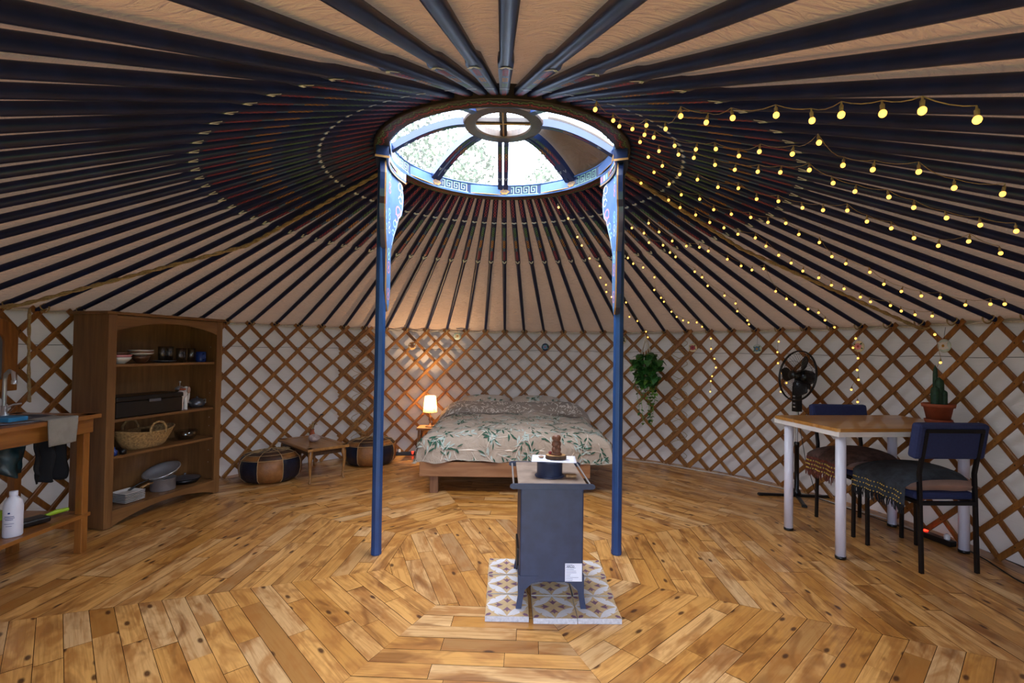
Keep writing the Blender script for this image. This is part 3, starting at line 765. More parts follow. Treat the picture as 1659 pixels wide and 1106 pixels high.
def on_stove():
    zc = .0265+.650; cx, cy = .284, -.52
    mb = MB(MX.Translation((cx, cy+.012, zc)) @ MX.Rotation(R(-4), 4, 'Z')); mb.grid(lambda u, v: ((u-.5)*.215, (v-.5)*.15, .002+.001*sin(u*6)), 10, 6)
    p = mb.build('paper_sheet', 'paper', solid=.0012); tag(p, 'white paper sheet lying on the stove flue collar', 'paper')
    mb = MB(MX.Translation((cx, cy+.012, zc)) @ MX.Rotation(R(-4), 4, 'Z'))
    for pts in ([(-.09, -.03), (-.06, -.05), (-.03, -.045)], [(.06, -.05), (.075, -.04), (.07, -.02), (.09, -.03)], [(-.09, .04), (-.07, .05)], [(.06, .03), (.085, .05)]):
        mb.ribbon(pts, .0012, lambda u, v: (u, v, .0042), 0)
    mb.build('pencil_lines', 'ink', p); p.children[0].matrix_parent_inverse = MX.Identity(4)
    mb = MB(); mb.lathe([(.001, 0), (.05, 0), (.052, .004), (.051, .016), (.048, .018)], 26, m=1, sx=1, sy=.8); mb.lathe([(.0485, .0181), (.001, .0185)], 26, m=0, sx=1, sy=.8)
    tag(mb.build('wood_slice', ['bark_slice', 'bark'], loc=(cx+.010, cy+.01, zc+.0045)), 'round bark-edged wood slice under the brown figurine on the stove', 'wood slice')
    mb = MB(); z0 = zc+.023
    mb.lathe([(.001, 0), (.026, 0), (.028, .006), (.024, .010), (.019, .013), (.022, .018), (.0235, .026), (.022, .034), (.018, .038), (.021, .043), (.0235, .050), (.0225, .060), (.018, .066), (.016, .069), (.020, .073), (.0225, .081), (.020, .091), (.012, .097), (.001, .099)], 22, sy=.8)
    mb.sphere((.008, -.012, .045), .012, 10); mb.sphere((-.010, -.012, .030), .011, 10); mb.sphere((0, -.010, .083), .013, 10)
    tag(mb.build('clay_figurine', 'clay', loc=(cx+.012, cy+.01, z0)), 'brown clay figurine of stacked rounded forms on the wood slice', 'figurine')
    mb = MB(); mb.sphere((0, 0, .009), .009, 12)
    tag(mb.build('red_bead', 'bead_red', loc=(cx-.018, cy+.012, z0)), 'small dark red bead beside the clay figurine', 'bead')
    mb = MB(); mb.sphere((0, 0, .006), .013, 12, 0, .45, 1.1, .7)
    tag(mb.build('pebble', 'pebble', loc=(cx-.062, cy+.02, zc+.0042)), 'small brown pebble on the paper left of the figurine', 'pebble')
on_stove()

# ------------------------------------------------------------------ bed
BX = .10
def bed_surf(a, b, lift=0.):
    """cloth point: a across (0 middle), b along (0 at the foot edge of the mattress, + towards the head)"""
    hw, r, top = .66, .15, .50
    def fold(e):            # excess over the edge -> (outward, down)
        if e <= 0: return 0., 0.
        q = min(e/r, pi/2); o = r*sin(q); d = r*(1-cos(q)); rest = max(0, e-r*pi/2)
        return o+rest*.16, d+rest*.95
    ox, dx = fold(abs(a)-hw); oy, dy = fold(-b)
    x = BX+math.copysign(min(abs(a), hw)+ox, a)+.02*a*(1 if a > 0 else .2)
    y = 1.36+max(b, 0)-oy
    nz = NZ.noise(V((a*2.2, b*2.0, 3.)))*.030+NZ.noise(V((a*6, b*5, 1.)))*.020+NZ.noise(V((a*13, b*9, 4.)))*.007
    d = sqrt(dx*dx+dy*dy) if (dx and dy) else dx+dy
    crown = .02*max(0, 1-(a/hw)**2)
    z = top+crown-min(d, .235+.02*NZ.noise(V((a*5, b*5, 8))))+nz*(1-.5*min(1, d/.2))+lift
    if d > .02:
        w = .018*sin(a*17+3*NZ.noise(V((a*2, b, 0)))) if dy > dx else .015*sin(b*17)
        y -= w*min(1, dy/.1) if dy > 0 else 0; x += math.copysign(w*min(1, dx/.1), a) if dx > 0 else 0
        if lift: y -= lift*min(1, dy/.08)*2.0; x += math.copysign(lift*2*min(1, dx/.08), a)
    return V((x, y, z))
def sprig(mb, fn, x, y, ang, L, rr, gm=1, pm=2, sm=3, lw=.012, ll=.075):
    ca, sa = cos(ang), sin(ang); bend = rr.uniform(-.5, .5)
    stem = [(x+L*t*ca-bend*L*t*t*sa, y+L*t*sa+bend*L*t*t*ca) for t in [i/7 for i in range(8)]]
    mb.ribbon(stem, .004, fn, sm)
    for i in (2, 4, 6, 7):
        for sd in (-1, 1):
            if rr.random() < .2: continue
            px, py = stem[i]; la = ang+2*bend*i/7+sd*rr.uniform(.35, .8); l = ll*rr.uniform(.7, 1.15); w = lw*rr.uniform(.75, 1.2)
            n = 5; pts = []
            for k in range(n+1):
                t = k/n; u = px+cos(la)*l*(t+.15); v = py+sin(la)*l*(t+.15); h = w*sin(pi*t)**.8+.0003
                pts += [fn(u-sin(la)*h, v+cos(la)*h), fn(u+sin(la)*h, v-cos(la)*h)]
            mb.add(pts, [(2*k, 2*k+1, 2*k+3, 2*k+2) for k in range(n)], gm if rr.random() < .55 else pm)
def bed():
    t = thing('bed', 'low wooden double bed frame at the back under a leaf-print duvet', 'bed', (BX, 2.0, 0))
    L = lambda x, y, z: (x-BX, y-2.0, z)
    fr = thing_part = MB(); x0, x1 = -.69, .74
    mb = MB(); mb.box(L((x0+x1)/2, 1.205, .205), (x1-x0, .03, .12)); mb.build('foot_rail', 'bed_wood', t, bevel=.003)
    for x in (x0+.015, x1-.015):
        mb = MB(); mb.box(L(x, 2.0, .205), (.03, 1.56, .12)); mb.build('side_rail', 'bed_wood', t, bevel=.003)
    for x, y in ((x0+.12, 1.25), (x1-.12, 1.25), (x0+.12, 2.55), (x1-.12, 2.55)):
        mb = MB(); mb.box(L(x, y, .075), (.07, .07, .15)); mb.build('leg', 'bed_wood_v', t, bevel=.003)
    mb = MB()
    for i in range(12): mb.box(L((x0+x1)/2, 1.27+i*.13, .225), (x1-x0-.06, .08, .018))
    mb.build('bed_slats', 'bed_wood', t)
    mb = MB(); mb.soft(L(.03, 2.02, .36), (1.38, 1.60, .24), 0, 16, 12, wr=0)
    mb.build('mattress', 'print_white', t)
    mb = MB(); rr = random.Random(11)
    A = .66+.15*pi/2+.18; Bf = .15*pi/2+.16; Bh = 1.13
    mb.grid(lambda u, v: bed_surf(-A+2*A*u, -Bf+(Bf+Bh)*v), 150, 110, 0)
    fn = lambda u, v: bed_surf(u, v, .0045)
    st = .122; yy_ = -Bf+.06
    while yy_ < Bh-.2:
        xx = -A+.06+rr.uniform(0, .08)
        while xx < A-.06:
            sprig(mb, fn, xx+rr.uniform(-.03, .03), yy_+rr.uniform(-.03, .03), rr.uniform(0, 6.28), rr.uniform(.12, .17), rr, lw=.0062, ll=.058)
            xx += st
        yy_ += st*.85
    dv = mb.build('duvet', ['duvet', 'print_green', 'print_pale', 'print_white']); tag(dv, 'beige duvet with green and white leaf print spread over the bed', 'duvet')
    # turned-down head end: the taupe back of the duvet rolled into a thick fold
    W2 = .84
    PR = [(2.46, .47), (2.39, .495), (2.37, .53), (2.40, .57), (2.48, .605), (2.60, .625), (2.72, .62), (2.82, .58), (2.86, .53)]
    def foldf(u, v, lift=0.):
        a = (2*u-1)*W2; f = v*(len(PR)-1); i = min(int(f), len(PR)-2); q = f-i; q = q*q*(3-2*q)*.35+q*.65
        y = PR[i][0]+(PR[i+1][0]-PR[i][0])*q; z = PR[i][1]+(PR[i+1][1]-PR[i][1])*q
        e = max(0, abs(a)-.62); dr = 3.6*e*e; th = 1-.25*(e/.22)**2
        nz = .016*NZ.noise(V((a*3, v*4, 7)))+.008*NZ.noise(V((a*9, v*7, 2)))
        ny = V((0, -.5, .85)) if i < 4 else V((0, .1, 1))
        return V((BX+.01+a*(1-.12*e), y-.05*a*a+.012*sin(a*9)+ny.y*lift, .47+(z-.47)*th+nz-dr*.55+ny.z*lift))
    mb = MB(); mb.grid(lambda u, v: foldf(u, v), 100, 40, 0)
    fw = lambda u, v: foldf((u/W2+1)/2, v, .006)
    for k in range(620):
        a = rr.uniform(-W2+.05, W2-.05); v = rr.uniform(.14, .85); an = rr.uniform(0, 3.14); l = .024; w = .0045
        P = [(-1, 0), (0, .5), (1, 0), (0, -.5)]
        mb.add([fw(a+l*p[0]*cos(an)-w*2*p[1]*sin(an), v+(l*p[0]*sin(an)+w*2*p[1]*cos(an))*1.6) for p in P], [(0, 1, 2, 3)], 1)
    o = mb.build('duvet_fold', ['duvet_back', 'print_white'], dv, solid=0)
    for sx, lb in ((-1, 'left leaf-print pillow behind the duvet fold'), (1, 'right leaf-print pillow behind the duvet fold')):
        mb = MB(); mb.soft((0, 0, 0), (.56, .30, .17), 0, 16, 2.6, seed=sx)
        base = lambda u, v: V((u, v, .085*(max(0, 1-abs(u/.28)**2.6)*max(0, 1-abs(v/.15)**2.6))**.45+.004))
        for k in range(9): sprig(mb, base, rr.uniform(-.22, .22), rr.uniform(-.11, .11), rr.uniform(0, 6.28), .09, rr, 1, 2, 3, .009, .05)
        p = mb.build('pillow', ['duvet', 'print_green', 'print_pale', 'print_white'])
        p.location = (BX-.03+sx*.29, 2.74, .585); p.rotation_euler = (R(20), 0, R(-2*sx)); tag(p, lb, 'pillow', 'pillows at the head of the bed')
bed()

# ------------------------------------------------------------------ bedside stool and lamp
def stool_lamp():
    t = thing('bedside_stool', 'small wooden stool left of the bed head carrying the lamp', 'stool', (-.86, 2.60, 0))
    mb = MB(); mb.box((0, 0, .325), (.22, .22, .025)); mb.build('seat', 'bed_wood', t, bevel=.004)
    for sx in (-1, 1):
        for sy in (-1, 1):
            mb = MB(); mb.tube([(sx*.085, sy*.085, .314), (sx*.095, sy*.095, 0)], .012, 8); mb.build('leg', 'bed_wood_v', t)
    t = thing('table_lamp', 'lit bedside lamp with warm cream fabric shade left of the bed', 'lamp', (-.835, 2.58, .3375))
    mb = MB(); mb.lathe([(.001, 0), (.05, 0), (.052, .008), (.03, .018), (.012, .03), (.009, .06), (.018, .085), (.009, .11), (.007, .17)], 20); mb.build('lamp_base', 'bed_wood_v', t)
    mb = MB(); mb.lathe([(.078, .165), (.076, .175), (.060, .335), (.058, .345)], 32); s = mb.build('lamp_shade', 'lamp_shade', t)
    mb = MB()
    for k in range(4):
        a = k*pi/2+.78; mb.tube([(.079*cos(a), .079*sin(a), .165), (.060*cos(a), .060*sin(a), .345)], .0016, 5)
    for r, z in ((.079, .165), (.0595, .345)): mb.tube([(r*cos(i*pi/12), r*sin(i*pi/12), z) for i in range(25)], .002, 5, 0, False)
    mb.build('wire_frame', 'dark_wire', s)
    mb = MB(); mb.sphere((0, 0, .235), .022, 14, sz=1.25); mb.lathe([(.012, .165), (.012, .205)], 12); mb.build('light_bulb', 'lamp_bulb', t)
    l = bpy.data.lights.new('lamp_glow', 'POINT'); l.energy = 28; l.color = (1, .73, .42); l.shadow_soft_size = .025
    o = bpy.data.objects.new('lamp_glow', l); COL.objects.link(o); o.parent = t; o.location = (0, 0, .275)
mat('lamp_bulb', '#ffe6b0', .4, emit='#ffb050', es=12.)
stool_lamp()
rope('lamp_cable', [(-.84, 2.62, .35), (-.90, 2.50, .30), (-.95, 2.44, .12), (-1.0, 2.52, .03), (-1.03, 2.60, .02)], .003, 'thin dark lamp cable curling down to the power strip left of the bed', 'dark_wire', False)
def power_strip(loc, rz, label, n=4):
    t = thing('power_strip', label, 'power strip', loc, rz)
    mb = MB(); mb.box((0, 0, .02), (.04+n*.045, .05, .036)); b = mb.build('strip_body', 'black_plastic', t, bevel=.005)
    mb = MB(); mb.box((.02+n*.0225-.03, -.012, .040), (.022, .026, .006)); mb.sphere((.02+n*.0225-.03, -.026, .026), .009, 10); mb.build('switch_light', 'red_led', t)
    mb = MB(); mb.lathe([(.016, 0), (.018, .02), (.008, .034)], 12, (-n*.0225+.02, 0, .038)); mb.build('plug', 'white_wood', t)
power_strip((-1.12, 2.66, 0), R(8), 'black power strip with red switch on the floor left of the bed')
power_strip((2.86, .30, 0), R(100), 'black power strip with glowing red switch under the dining table')

# ------------------------------------------------------------------ coffee table, vase, stone, poufs
def coffee():
    P = [(-2.20, 1.87), (-1.70, 1.38), (-1.43, 1.66), (-1.93, 2.15)]
    cx, cy = -1.815, 1.765; th = atan2(.49*-1, .50)      # long axis from back-left to front
    t = thing('coffee_table', 'low square-edged wooden coffee table between two leather poufs', 'table', (cx, cy, 0), th)
    lx, ly = .70, .39
    mb = MB(); mb.box((0, 0, .298), (lx, ly, .022)); mb.build('tabletop', 'coffee_wood', t, bevel=.005)
    mb = MB()
    for y in (-ly/2+.03, ly/2-.03): mb.box((0, y, .3105), (lx-.002, .052, .004))
    for x in (-lx/2+.03, lx/2-.03): mb.box((x, 0, .3105), (.052, ly-.002, .004))
    mb.build('border', 'coffee_wood', t, bevel=.0015)
    mb = MB()
    for y in (-ly/2+.04, ly/2-.04):
        mb.prism([(-lx/2+.05, 0), (-lx/2+.05, -.06), (-lx/2+.10, -.042), (0, -.034), (lx/2-.10, -.042), (lx/2-.05, -.06), (lx/2-.05, 0)], (0, y, .288), (1, 0, 0), (0, 0, 1), .014)
    for x in (-lx/2+.04, lx/2-.04): mb.box((x, 0, .265), (.014, ly-.1, .045))
    mb.build('apron', 'dark_wood', t)
    for sx in (-1, 1):
        for sy in (-1, 1):
            mb = MB(); a, b = sx*(lx/2-.045), sy*(ly/2-.045)
            mb.tube([(a, b, .288), (a+sx*.006, b+sy*.006, .25), (a+sx*.012, b+sy*.012, .18), (a+sx*.004, b+sy*.004, .08), (a, b, .03), (a+sx*.012, b+sy*.012, 0)], [.022, .022, .015, .010, .010, .014], 10)
            mb.build('leg', 'coffee_wood', t)
    zt = .3128
    mb = MB(); mb.lathe([(.001, 0), (.022, 0), (.026, .02), (.026, .05), (.018, .075), (.015, .09), (.020, .10), (.017, .10), (.012, .09)], 20)
    v = thing('flower_vase', 'small orange clay vase with a dried sprig on the coffee table', 'vase', (-1.86, 1.86, zt)); mb.build('vase_body', 'terracotta', v)
    mb = MB(); rr = random.Random(4)
    for k in range(9):
        a = rr.uniform(0, 6.28); e = rr.uniform(.02, .06); mb.tube([(0, 0, .07), (e*.4*cos(a), e*.4*sin(a), .12), (e*cos(a), e*sin(a), .14+rr.uniform(0, .03))], .0012, 4)
        mb.sphere((e*cos(a), e*sin(a), .145+rr.uniform(0, .02)), .007, 6)
    mb.build('dried_flowers', 'rope', v)
    mb = MB(); mb.tube([(0, 0, .08), (.02, 0, .15), (.045, .01, .20), (.075, .01, .235)], [.0015, .0015, .002, .004], 5); mb.sphere((.085, .01, .242), .012, 8, 0, .5, 1.6); mb.build('dark_sprig', 'dark_wire', v)
    def stonef():
        m = MB(); n = 18
        def f(u, v):
            a = 2*pi*u; q = pi*v; k = 1+.12*NZ.noise(V((cos(a)*1.6, sin(a)*1.6, q*1.2)))
            return (.055*k*sin(q)*cos(a), .04*k*sin(q)*sin(a), .036-.036*k*cos(q))
        m.grid(f, n, 12); return m.build('stone', 'stone_pink')
    s = stonef(); s.location = (-1.80, 1.755, zt); tag(s, 'rounded pinkish-white stone beside the vase on the coffee table', 'stone')
coffee()
def pouf(loc, rz, r, h, label):
    t = thing('leather_pouf', label, 'pouf', loc, rz, 'round patchwork leather poufs')
    mb = MB(); n = 48; prof = [(.55, 0), (.80, .03), (.95, .18), (1.0, .42), (.985, .62), (.93, .78), (.80, .90), (.60, .965), (.35, .99), (.10, 1.0), (.001, 1.0)]
    def rad(a, z): seam = abs(((a/(2*pi)*8) % 1)-.5)*2; return 1-.035*(seam**8)+.02*NZ.noise(V((cos(a)*2, sin(a)*2, z*3)))
    pts = []
    for p, z in prof:
        for j in range(n):
            a = 2*pi*j/n; k = rad(a, z); tilt = 1+.05*cos(a+1)*(z > .5)
            pts.append((r*p*k*cos(a), r*p*k*sin(a), h*z*tilt))
    for i in range(len(prof)-1):
        for j in range(n):
            seg = int((j+3)/6) % 8; m = (1 if seg % 2 else 0) if i < 5 else (2 if i >= 6 else (0 if seg % 2 else 2))
            mb.add([pts[i*n+j], pts[i*n+(j+1) % n], pts[(i+1)*n+(j+1) % n], pts[(i+1)*n+j]], [(0, 1, 2, 3)], m, True)
    mb.build('leather_cover', ['tan_leather', 'dark_leather', 'brown_leather'], t, weld=True)
    mb = MB()
    for k in range(8):
        a = 2*pi*(k*6+3)/n+.0; mb.tube([(r*p*rad(a, z)*1.004*cos(a), r*p*rad(a, z)*1.004*sin(a), h*z*1.006*(1+.05*cos(a+1)*(z > .5))) for p, z in prof[1:10]], .0025, 5, 0, False)
    for q, z in ((.955, .75), (.82, .90), (.60, .975)):
        mb.tube([(r*q*cos(i*pi/24), r*q*sin(i*pi/24), h*z*(1+.05*cos(i*pi/24+1))+.004) for i in range(49)], .002, 5, 0, False)
    for k in range(16):
        a = k*pi/8; b = a+pi/16; mb.tube([(r*.58*cos(a), r*.58*sin(a), h*.985*(1+.05*cos(a+1))+.003), (r*.32*cos(b), r*.32*sin(b), h*1.0*(1+.05*cos(b+1))+.003), (r*.58*cos(a+pi/8), r*.58*sin(a+pi/8), h*.985*(1+.05*cos(a+1))+.003)], .002, 4)
    mb.build('stitching', 'stitch', t)
    return t
pouf((-2.13, 1.60, 0), R(25), .27, .265, 'round patchwork leather pouf left of the coffee table, beside the shelf unit')
pouf((-1.41, 2.28, 0), R(10), .27, .265, 'round patchwork leather pouf right of the coffee table, partly behind the left post')

# ------------------------------------------------------------------ dining table, chairs, cactus
TR = R(6)
def dining_table():
    t = thing('dining_table', 'white-legged dining table with plank top at the right wall', 'table', (1.99, -.05, 0), TR)
    lx, ly, zt = .955, .60, .775
    mb = MB()
    for i, (y0, y1) in enumerate(((0, .2), (.2, .4), (.4, .6))):
        mb.rnd = (.1, .7, .35)[i]
        mb.prism([(0.0, y0+.012), (.012, y0), (lx, y0), (lx, y1), (.012, y1), (0, y1-.012)], (0, 0, zt-.020), (1, 0, 0), (0, 1, 0), .020)
    mb.build('tabletop', 'table_wood', t, bevel=.002)
    mb = MB(); mb.box((lx/2, .012, zt-.035), (lx-.006, .02, .03)); mb.box((lx/2, ly-.012, zt-.035), (lx-.006, .02, .03)); mb.box((.014, ly/2, zt-.035), (.02, ly-.01, .03)); mb.box((lx-.014, ly/2, zt-.035), (.02, ly-.01, .03))
    mb.box((lx/2, ly/2, zt-.028), (lx-.03, ly-.03, .014))
    mb.build('edge_frame', 'white_wood', t, bevel=.002)
    for x, y in ((.055, .05), (.055, .515), (.90, .075), (.85, .53)):
        mb = MB(); mb.lathe([(.001, .018), (.028, .018), (.028, .742), (.001, .742)], 28, (x, y, 0)); mb.lathe([(.045, .742), (.045, .748), (.028, .738)], 28, (x, y, 0))
        l = mb.build('leg', 'white_enamel', t); mb = MB(); mb.lathe([(.001, 0), (.029, 0), (.030, .018), (.001, .0182)], 28, (x, y, 0)); mb.build('foot_cap', 'black_plastic', l)
dining_table()
def chair(label, loc, rz):
    """front of the seat towards local +y, backrest at y=0"""
    t = thing('dining_chair', label, 'chair', loc, rz, 'blue padded chairs at the dining table')
    def leg(P): mb = MB(); mb.tube(P, .0135, 4, smooth=False); mb.build('leg', 'black_metal', t, bevel=.002)
    for x in (-.16, .16):
        leg([(x, -.01, 0), (x, 0, .40), (x+(.01 if x > 0 else -.01)*0, .005, .55), (x, -.045, .80)])
        leg([(x, .385, 0), (x, .39, .395)])
    mb = MB()
    for x in (-.16, .16): mb.box((x, .195, .385), (.02, .38, .022))
    for y in (0.0, .385): mb.box((0, y, .385), (.32, .02, .022))
    mb.build('seat_frame', 'black_metal', t, bevel=.002)
    mb = MB(); mb.box((0, -.044, .795), (.33, .022, .022)); mb.build('back_frame', 'black_metal', t, bevel=.002)
    mb = MB(); mb.box((0, .205, .420), (.345, .38, .045)); mb.build('seat', 'navy_fabric', t, bevel=.016)
    mb = MB(MX.Translation((0, -.005, .735)) @ MX.Rotation(R(10), 4, 'X')); mb.box((0, 0, 0), (.41, .06, .205)); mb.build('backrest', 'navy_fabric', t, bevel=.018)
    return t
chair('blue padded chair with black legs in front of the table, backrest towards the viewer', (2.525, -.165, 0), R(2))
chair('blue padded chair on the far side of the table, backrest against the wall', (2.515, .735, 0), R(180))
def rug_cushion(loc, rz, label, cat_m, fringe_m, dots):
    t = thing('seat_cushion', label, 'cushion', loc, rz, 'cushions on the dining chairs')
    mb = MB(); mb.soft((0, 0, .045), (.42, .40, .12), 0, 18, 3, droop=.012, seed=2); mb.build('cushion_pad', 'cushion_pink', t)
    # rug folded over the cushion, hanging down on its left side
    def f(u, v, lift=0.):
        s = u*.62; y = (v-.5)*.43; top = .112-.10*abs((s-.36)/.30)**2.6 if s > .16 else 0
        if s > .13:
            x = -.235+(s-.13); h = (max(0, 1-abs((x)/.225)**3.2)*max(0, 1-abs(y/.23)**3.4))**.45; z = .045+.064*h-.01*((x/.2)**2+(y/.2)**2)
        else: x = -.235-.006*sin(v*24)-.02*(1-s/.13)*.3; z = .045-.01*(1+(y/.2)**2)-(.13-s)*.85
        return (x, y, z+.006+lift+.004*NZ.noise(V((x*9, y*9, 3))))
    mb = MB(); mb.grid(lambda u, v: f(u*.78, v), 34, 24, 0)
    for r_, m in ((.03, 1), (.065, 1), (.10, 1)):
        if dots: continue
        mb.ribbon([(r_, i/30) for i in range(31)], .02, lambda u, v: tuple(V(f(u/.62, v))+V((-.004, 0, 0))), m)
    mb.build('folded_rug', [cat_m, 'rug_red'], t)
    mb = MB(); rr = random.Random(5)
    for i in range(46):
        y = (i/45-.5)*.42; p = f(.01, y/.43+.5)
        mb.tube([(p[0], y, p[2]), (p[0]-.004+rr.uniform(-.003, .003), y+rr.uniform(-.006, .006), p[2]-.02), (p[0]+rr.uniform(-.006, .004), y+rr.uniform(-.008, .008), p[2]-rr.uniform(.04, .06))], [.0035, .003, .002], 5)
    mb.build('tassel_fringe', fringe_m, t)
    mb = MB()
    for k, s in enumerate((.012, .045, .078)):
        for i in range(20):
            y = ((i+.5*(k % 2))/20-.47)*.42; p = f(s/.62, y/.43+.5); mb.sphere((p[0]-.005, y, p[2]), .0042 if dots else .006, 6)
    mb.build('bead_rows', 'fringe_gold', t)
rug_cushion((2.52, .045, .447), 0, 'charcoal rug with black tassels and yellow beads over the front chair cushion', 'rug_grey', 'fringe_black', True)
rug_cushion((2.50, .51, .447), 0, 'brown woven rug with reddish gold-beaded fringe on the far chair cushion', 'rug_brown', 'rug_red', False)
def cactus():
    z = .776; t = thing('potted_cactus', 'columnar cactus in a terracotta pot on the dining table', 'potted plant', (2.855, .275, z))
    mb = MB(); mb.lathe([(.001, 0), (.066, 0), (.070, .004), (.074, .022), (.068, .022), (.064, .008)], 36); mb.build('saucer', 'terracotta', t)
    mb = MB(); mb.lathe([(.001, .006), (.058, .006), (.076, .098), (.086, .100), (.090, .122), (.083, .124), (.076, .105), (.070, .100), (.001, .100)], 40); mb.build('pot', 'terracotta', t)
    mb = MB(); mb.lathe([(.001, .109), (.05, .108), (.077, .104)], 24); mb.build('soil', 'soil', t)
    mb = MB()
    for x, y, h, r in ((-.020, 0, .135, .020), (.010, .005, .19, .022), (.030, -.008, .11, .016), (-.002, .02, .27, .011)):
        n = 20; pts = []; K = 9
        for i in range(K+1):
            q = i/K; rr_ = r*(1 if q < .75 else sqrt(max(.0, 1-((q-.75)/.25)**2))*.98+.02)
            for j in range(n): a = 2*pi*j/n; k = 1+.22*(j % 2); pts.append((x+rr_*k*cos(a), y+rr_*k*sin(a), .105+h*q))
        mb.add(pts, [(i*n+j, i*n+(j+1) % n, (i+1)*n+(j+1) % n, (i+1)*n+j) for i in range(K) for j in range(n)], 0, True)
    mb.build('cactus_stems', 'cactus', t)
cactus()

# ------------------------------------------------------------------ standing fan
def fan():
    t = thing('pedestal_fan', 'black pedestal fan with round mesh cage between the table and the wall', 'fan', (2.50, 1.25, 0), R(-81))
    # faces local -x... local frame: fan looks along -y
    for a in (75, 151):
        mb = MB(MX.Rotation(R(a), 4, 'Z')); mb.box((0, 0, .012), (.62, .028, .020))
        for s in (-1, 1): mb.box((s*.295, 0, .008), (.035, .04, .016))
        mb.build('foot_bar', 'black_plastic', t, bevel=.004)
    mb = MB(); mb.lathe([(.001, .02), (.035, .02), (.03, .05), (.018, .07), (.018, .42), (.021, .42), (.021, .46), (.014, .465)], 20); mb.build('lower_pole', 'black_plastic', t)
    mb = MB(); mb.tube([(0, 0, .45), (0, 0, .80)], .009, 14); mb.build('upper_pole', 'steel', t)
    mb = MB(); mb.prism([(-.03, .72), (.03, .72), (.026, .92), (.016, .97), (-.016, .97), (-.026, .92)], (0, .025, 0), (1, 0, 0), (0, 0, 1), .05); cp = mb.build('control_panel', 'black_plastic', t, bevel=.006)
    mb = MB()
    for i in range(4): mb.box((0, -.027, .76+.03*i), (.02, .006, .012))
    mb.build('push_buttons', 'steel', cp); mb = MB(); mb.sphere((.0, -.028, .90), .006, 8); mb.build('power_light', 'red_led', cp)
    H = MX.Translation((0, 0, 1.025)) @ MX.Rotation(R(-8), 4, 'X')
    def M_(): return MB(H @ MX.Rotation(pi/2, 4, 'X'))        # local z now points along -y (towards the room)
    mb = M_(); mb.lathe([(.001, -.16), (.035, -.155), (.058, -.13), (.062, -.06), (.05, -.02), (.001, -.02)], 24); mb.box((0, -.05, -.09), (.05, .10, .06)); mb.build('motor_housing', 'black_plastic', t)
    # cage
    Rr = .212; mb = M_()
    def prof(r, side): return side*(.055*sqrt(max(0, 1-(r/Rr)**2.6))) if r < Rr else 0
    for side in (-1, 1):
        for k in range(48):
            a = 2*pi*k/48+(0 if side > 0 else .06)
            mb.tube([(r*cos(a+side*.12*(r/Rr)), r*sin(a+side*.12*(r/Rr)), prof(r, side)) for r in (.035, .09, .15, .19, Rr)], .0008, 4, 0, False)
        for r in (.035, .12):
            mb.tube([(r*cos(i*pi/20), r*sin(i*pi/20), prof(r, side)) for i in range(41)], .0014, 4, 0, False)
    mb.build('wire_guard', 'black_metal', t)
    mb = M_(); 
    for z in (-.006, .006): mb.tube([(Rr*cos(i*pi/30), Rr*sin(i*pi/30), z) for i in range(61)], .0045, 8, 0, False)
    mb.build('guard_rim', 'black_plastic', t)
    mb = M_(); mb.lathe([(.038, .050), (.036, .060), (.001, .062)], 20); mb.lathe([(.001, -.03), (.03, -.03), (.03, .02), (.001, .035)], 20); mb.build('hub_cap', 'black_plastic', t)
    for k in range(3):
        mb = M_(); n = 10; a0 = 2*pi*k/3+.9
        def bf(u, v): # blade
            r = .028+u*.155; w = (.16+.62*sin(pi*min(1, u*.80+.1)))*1.0
            a = a0+(v-.5)*w*1.25+.15*u; return (r*cos(a), r*sin(a), (v-.5)*-.045*(1-.3*u)+.002)
        mb.grid(bf, n, 8); mb.build('fan_blade', 'black_plastic', t, solid=.0025)
fan()
rope('fan_cable', [(2.52, 1.28, .9), (2.55, 1.30, .6), (2.60, 1.29, .3), (2.63, 1.18, .012), (2.72, .90, .008), (2.82, .52, .008), (2.84, .36, .014)], .003, 'thin black fan cable trailing down to the floor under the table', 'dark_wire', False)
rope('floor_cable', [tuple(cyl(a, 2.93-.03*abs(sin(a*.23)), .006)) for a in range(62, 6, -3)], .005, 'white cable lying along the foot of the right wall', 'white_cord', False)
rope('black_floor_cable', [(2.93, .18, .005), (2.90, .0, .005), (2.82, -.25, .005), (2.80, -.6, .005)], .004, 'black cable on the floor running from the power strip towards the viewer', 'dark_wire', False)

